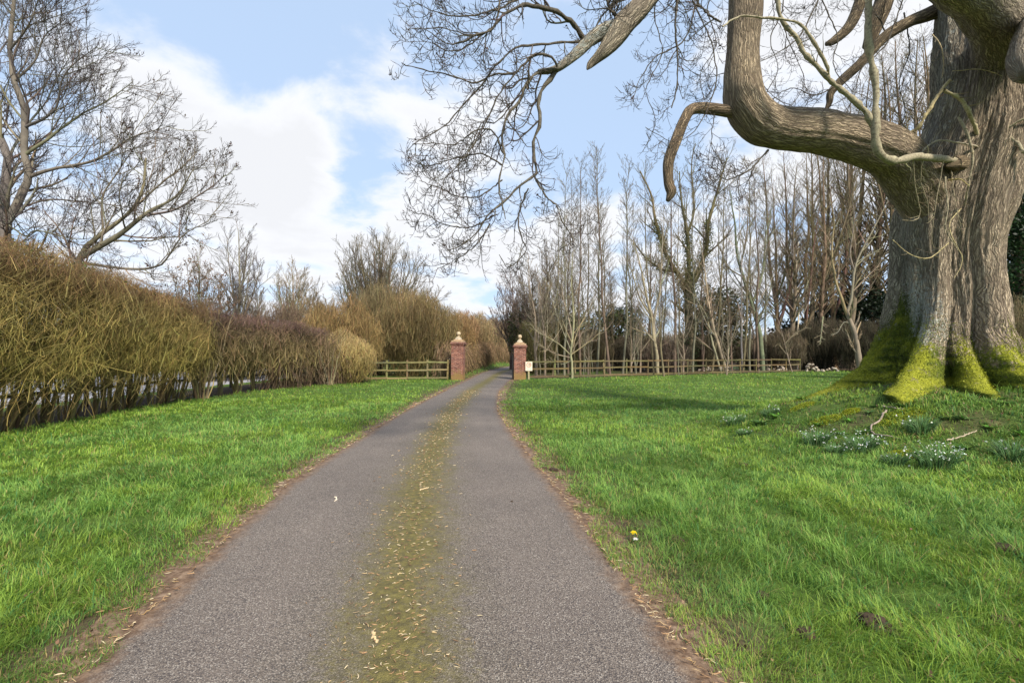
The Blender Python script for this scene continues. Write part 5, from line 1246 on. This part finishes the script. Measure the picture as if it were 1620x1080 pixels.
# ------------------------------------------------------------------ mound flowers, weeds, sticks, clods
def snowdrops(px,py,size,label,seed,flowers=26):
    c=on_ground(px,py); r=rg(seed); t=thing('snowdrop_clump',c,label,'flower','snowdrop clumps on the mound')
    n=190; a=r.uniform(0,6.28,n); b_=r.uniform(0,1,n)**.6*size*.5; L=size*r.uniform(.35,.75,n)+.05; lean=r.uniform(.3,1.1,n)
    tt=np.linspace(0,1,5); X=np.empty((n,5,3)); dx=np.cos(a);dy=np.sin(a)
    for k,q in enumerate(tt):
        X[:,k,0]=dx*(b_+lean*q*q*L*.6); X[:,k,1]=dy*(b_+lean*q*q*L*.6); X[:,k,2]=L*q*(1-.35*lean*q)
    hb=H(c[0]+dx*b_,c[1]+dy*b_)-c[2]; X[:,:,2]+=hb[:,None]-.01
    g=Geo(); tubes(g,X,np.full((n,5),.0042)*np.array([1,1,.9,.7,.2]),3,vary((.11,.21,.075),n,r,.3)); g.build('leaves',LEAF,t)
    i=r.integers(0,n,flowers); base=X[i,-1]+r.normal(size=(flowers,3))*.02+[0,0,.02]
    g=Geo()
    for k in range(3):
        leaves(g,base+r.normal(size=base.shape)*.006,.023,vary((.78,.80,.74),flowers,r,.05),r,.6)
    g.build('petals',LEAF,t,smooth=False)['kind']='stuff'
SD=[(1163,672,.34,'snowdrop clump farthest left at the foot of the mound',20),(1218,658,.26,'small snowdrop clump uphill of the leafy plant',12),(1292,703,.36,'white-dotted snowdrop clump below the left mossy root',34),
    (1362,712,.38,'whitish snowdrop clump below the middle of the mound',44),(1457,682,.36,'blue-green leafy clump high on the mound with few flowers',6),(1484,738,.46,'largest snowdrop clump, lowest on the mound front',50),
    (1602,725,.36,'snowdrop clump by the right edge of the frame',10),(1415,735,.24,'small sparse snowdrop clump beside the largest one',10),(1322,718,.22,'small clump between two white-dotted snowdrop clumps',12),(1178,690,.2,'tiny snowdrop clump in front of the farthest left one',6)]
for k,(px,py,s,l,f) in enumerate(SD): snowdrops(px,py,s*.86,l,950+k,f)
def leafy(px,py,size,label,seed,col=(.085,.20,.035),n=14,name='broadleaf_weed'):
    c=on_ground(px,py); r=rg(seed); g=Geo()
    for k in range(n):
        a=r.uniform(0,6.28); L=size*r.uniform(.5,1); w=L*.28; up=r.uniform(.25,.9); t=np.linspace(0,1,6)
        wd=w*np.sin(np.pi*np.clip(t*.93+.07,0,1))**.8; xx=t*L; zz=up*L*t-(.5*L*t*t)*up+.01
        d=np.array([math.cos(a),math.sin(a),0]); s=np.array([-d[1],d[0],0])
        ctr=d*xx[:,None]+np.array([0,0,1])*zz[:,None]; V=np.concatenate([ctr-s*wd[:,None]*.5+[0,0,.2*w],ctr,ctr+s*wd[:,None]*.5+[0,0,.2*w]])
        Q=[(i,i+1,6+i+1,6+i) for i in range(5)]+[(6+i,6+i+1,12+i+1,12+i) for i in range(5)]
        g.add(V,Q,vary(col,1,r,.25)[0])
    o=g.build(name,LEAF,smooth=True); o.location=tuple(c); tag(o,label,'plant')
LW=[(1205,672,.26,'broad-leaved green plant beside the left snowdrops'),(1228,662,.2,'upright green plant behind the left snowdrops'),(1190,650,.16,'pale green weed at the left rim of the mound'),(1345,668,.12,'small pair of leaves below the left mossy root'),(1375,655,.12,'little bright weed under the front mossy root'),
    (1335,688,.14,'bright weed between the moss patches'),(1525,665,.16,'bright green weed near the right roots'),(1565,680,.14,'lime green weed right of the mound centre'),(1530,712,.16,'green weed right of the largest snowdrop clump'),(1505,640,.14,'low weed under the third mossy root'),(1590,640,.16,'weed at the far right root'),(1445,720,.12,'small weed left of the largest snowdrop clump')]
for k,(px,py,s,l) in enumerate(LW): leafy(px,py,s,l,980+k,col=(.10,.22,.03) if k%2 else (.08,.17,.04))
# seedlings dotted over the mound, copies of two weeds
r=rg(1200); w_=[o for o in COL.objects if o.name.startswith('broadleaf_weed')][:4]
for k in range(46):
    a=r.uniform(2.6,5.9); q=r.uniform(1.5,4.0); x=MC[0]+math.cos(a)*q; y=MC[1]+math.sin(a)*q
    if math.hypot(x-TX,y-TY)<1.7: continue
    o=w_[k%4].copy(); COL.objects.link(o); s=r.uniform(.35,.8); o.location=(x,y,float(H(x,y))); o.scale=(s,s,s*1.3); o.rotation_euler=(0,0,r.uniform(0,6)); tag(o,'tiny green seedling among the grass of the tree mound','plant','tiny seedlings dotted over the tree mound')
# moss cushions on the mound
def cushion(px,py,size,label,seed):
    c=on_ground(px,py); r=rg(seed); n=1500; a=r.uniform(0,6.28,n); q=np.sqrt(r.uniform(0,1,n))*size*.5
    x=c[0]+np.cos(a)*q*1.5; y=c[1]+np.sin(a)*q; z=H(x,y)+.045*(1-(q/size/.5)**2)+.01
    C_=np.stack([x,y,z],-1)-c; g=Geo(); leaves(g,C_,.022,vary((.26,.29,.02),n,r,.3),r,.6,flat=.4); o=g.build('moss_cushion',LEAF,smooth=False); o.location=tuple(c); tag(o,label,'moss')
for k,(px,py,s,l) in enumerate([(1306,666,.35,'yellow moss cushion just below the left root toe'),(1425,662,.45,'bright yellow moss cushion under the front root'),(1420,722,.30,'round moss cushion between the snowdrop clumps'),(1268,644,.34,'moss cushion on the shaded left slope of the mound'),(1345,652,.22,'small moss cushion left of the front root')]): cushion(px,py,s,l,990+k)
def stick(pts,r0,r1,label,name='fallen_branch',twn=6,seed=0,col=(.30,.22,.13)):
    c=on_ground(*pts[0][:2]); X=[]
    for p in pts:
        q=on_ground(p[0],p[1]); q[2]+=(p[2] if len(p)>2 else .03); X.append(q)
    X=resample(np.array(X),20)[None]; R=np.linspace(r0,r1,20)[None]; r=rg(seed); g=Geo(); X[:,1:-1]+=r.normal(size=(1,18,3))*.006; tubes(g,X-c,R,6,col)
    if twn:
        A,B=grow(X,R,twn,.3,1,35,.3,.5,6,.15,.04,r); A[:,:,2]=np.maximum(A[:,:,2],H(A[:,:,0],A[:,:,1])+.02); tubes(g,A-c,B,4,col)
    o=g.build(name,TWIG); o.location=tuple(c); tag(o,label,'branch')
stick([(268,636,.05),(300,630,.12),(325,624,.2),(350,618,.15)],.028,.008,'pale fallen branch lying at the foot of the hedge gap',twn=9,seed=1,col=(.40,.31,.17))
stick([(1402,652),(1392,668),(1378,678),(1384,690),(1412,694)],.016,.01,'bare curled root surfacing in the middle of the mound',name='surface_root',twn=2,seed=2,col=(.30,.24,.20))
stick([(1395,645),(1415,648),(1430,650)],.012,.006,'short pale stick under the front mossy root',twn=1,seed=3,col=(.42,.36,.28))
stick([(1498,700),(1525,692),(1545,684)],.012,.006,'thin pale stick right of the blue-green clump',twn=1,seed=4,col=(.40,.33,.24))
stick([(640,888),(650,890),(663,893)],.008,.004,'dark twig lying across the mossy middle of the drive',twn=1,seed=5,col=(.20,.11,.07))
stick([(588,1010),(592,1018),(596,1026)],.009,.006,'short straw-coloured stick near the bottom of the drive',twn=0,seed=6,col=(.55,.42,.24))
stick([(612,922),(622,920),(636,914)],.006,.003,'slender straw stalk on the left side of the moss strip',twn=0,seed=7,col=(.52,.40,.22))
stick([(664,780),(672,777),(681,776)],.009,.005,'pale straw stick on the upper moss strip',twn=0,seed=8,col=(.58,.46,.28))
stick([(530,790),(533,795),(529,797)],.006,.004,'tiny white curl of stalk on the left wheel track',twn=0,seed=9,col=(.7,.62,.5))
def clod(px,py,s,label,seed,col=(.055,.036,.024)):
    c=on_ground(px,py); bm=bmesh.new(); bmesh.ops.create_icosphere(bm,subdivisions=4,radius=1.0)
    V=np.array([v.co[:] for v in bm.verts]); n=.65+.8*fbm(V[:,0]*2+seed,V[:,1]*2,V[:,2]*2)*(1+.6*vnoise(V[:,0]*8,V[:,1]*8,V[:,2]*8))*.8
    for v,k in zip(bm.verts,n): v.co=v.co*k*s; v.co.z*=.5
    me=bpy.data.meshes.new('soil_clod'); bm.to_mesh(me); bm.free(); a=me.color_attributes.new('Col','FLOAT_COLOR','POINT'); cc=np.ones((len(me.vertices),4),np.float32); cc[:,:3]=col; a.data.foreach_set('color',cc.ravel()); me.materials.append(m_stone)
    o=bpy.data.objects.new('soil_clod',me); COL.objects.link(o); o.location=(c[0],c[1],c[2]+s*.22); tag(o,label,'soil clod')
for k,(px,py,s,l) in enumerate([(1385,990,.075,'largest dark crumbly soil clod in the lower right lawn'),(1408,1002,.045,'grey lump touching the largest soil clod'),(1586,985,.05,'dark clod near the lower right corner'),(1272,1004,.05,'flat brown clod left of the largest one'),(1206,945,.04,'small clod in the grass above the flat brown clod'),
    (876,745,.055,'dark clod in the grass right of the drive bend'),(862,742,.04,'smaller dark clod beside the drive bend'),(1176,736,.05,'lone black clod left of the snowdrops'),(1590,872,.07,'brown soil patch lump by the right edge'),(810,797,.035,'brown smear of mud on the right wheel track'),(1070,855,.05,'clod right of the dandelion')]): clod(px,py,s,l,k+1)
# dandelion and daisy
c=on_ground(1003,858); t=thing('dandelion',c,'single yellow dandelion in the grass right of the drive','flower'); r=rg(8)
g=Geo(); tubes(g,np.array([[[0,0,0],[.005,0,.04],[.0,0,.075]]]),np.full((1,3),.0025),5,(.12,.2,.05)); g.build('stem',LEAF,t)
a=r.uniform(0,6.28,90); q=r.uniform(.004,.022,90); g=Geo(); leaves(g,np.stack([np.cos(a)*q,np.sin(a)*q,.08+.004*r.normal(size=90)],-1),.014,vary((.85,.68,.02),90,r,.08),r,.4); g.build('petals',LEAF,t,smooth=False)['kind']='stuff'
c=on_ground(1006,864); t=thing('daisy',c,'single white daisy just below the dandelion','flower')
g=Geo(); tubes(g,np.array([[[0,0,0],[.005,0,.03],[.0,0,.055]]]),np.full((1,3),.002),5,(.12,.2,.05)); g.build('stem',LEAF,t)
g=Geo(); leaves(g,np.stack([np.cos(a)*q*.8,np.sin(a)*q*.8,.058+.003*r.normal(size=90)],-1),.012,vary((.8,.78,.74),90,r,.05),r,.5); g.build('petals',LEAF,t,smooth=False)['kind']='stuff'

# scattered dead leaves and bits in the turf
r=rg(1500); n=900; y=1.6*(16/1.6)**r.uniform(0,1,n); x=r.uniform(-1,1,n)*(y*1.1+1); off=np.maximum(road_l(y)-x,x-road_r(y)); k_=(off>.1)&(x>hedge_x(y)-.5); x=x[k_];y=y[k_]
C_=np.stack([x,y,H(x,y)+r.uniform(.02,.06,len(x))],-1); g=Geo(); leaves(g,C_,.028,vary((.20,.12,.06),len(x),r,.4),r,.6,flat=1.)
xm=MC[0]+r.normal(size=1200)*1.7-.6; ym=MC[1]-1.2+r.normal(size=1200)*1.2; C_=np.stack([xm,ym,H(xm,ym)+r.uniform(.0,.05,1200)],-1); leaves(g,C_,.035,vary((.15,.09,.05),1200,r,.45),r,.6,flat=1.)
tag(g.build('dead_leaves',LEAF,smooth=False),'small brown dead leaves scattered through the lawn and over the mound','leaf litter',kind='stuff')
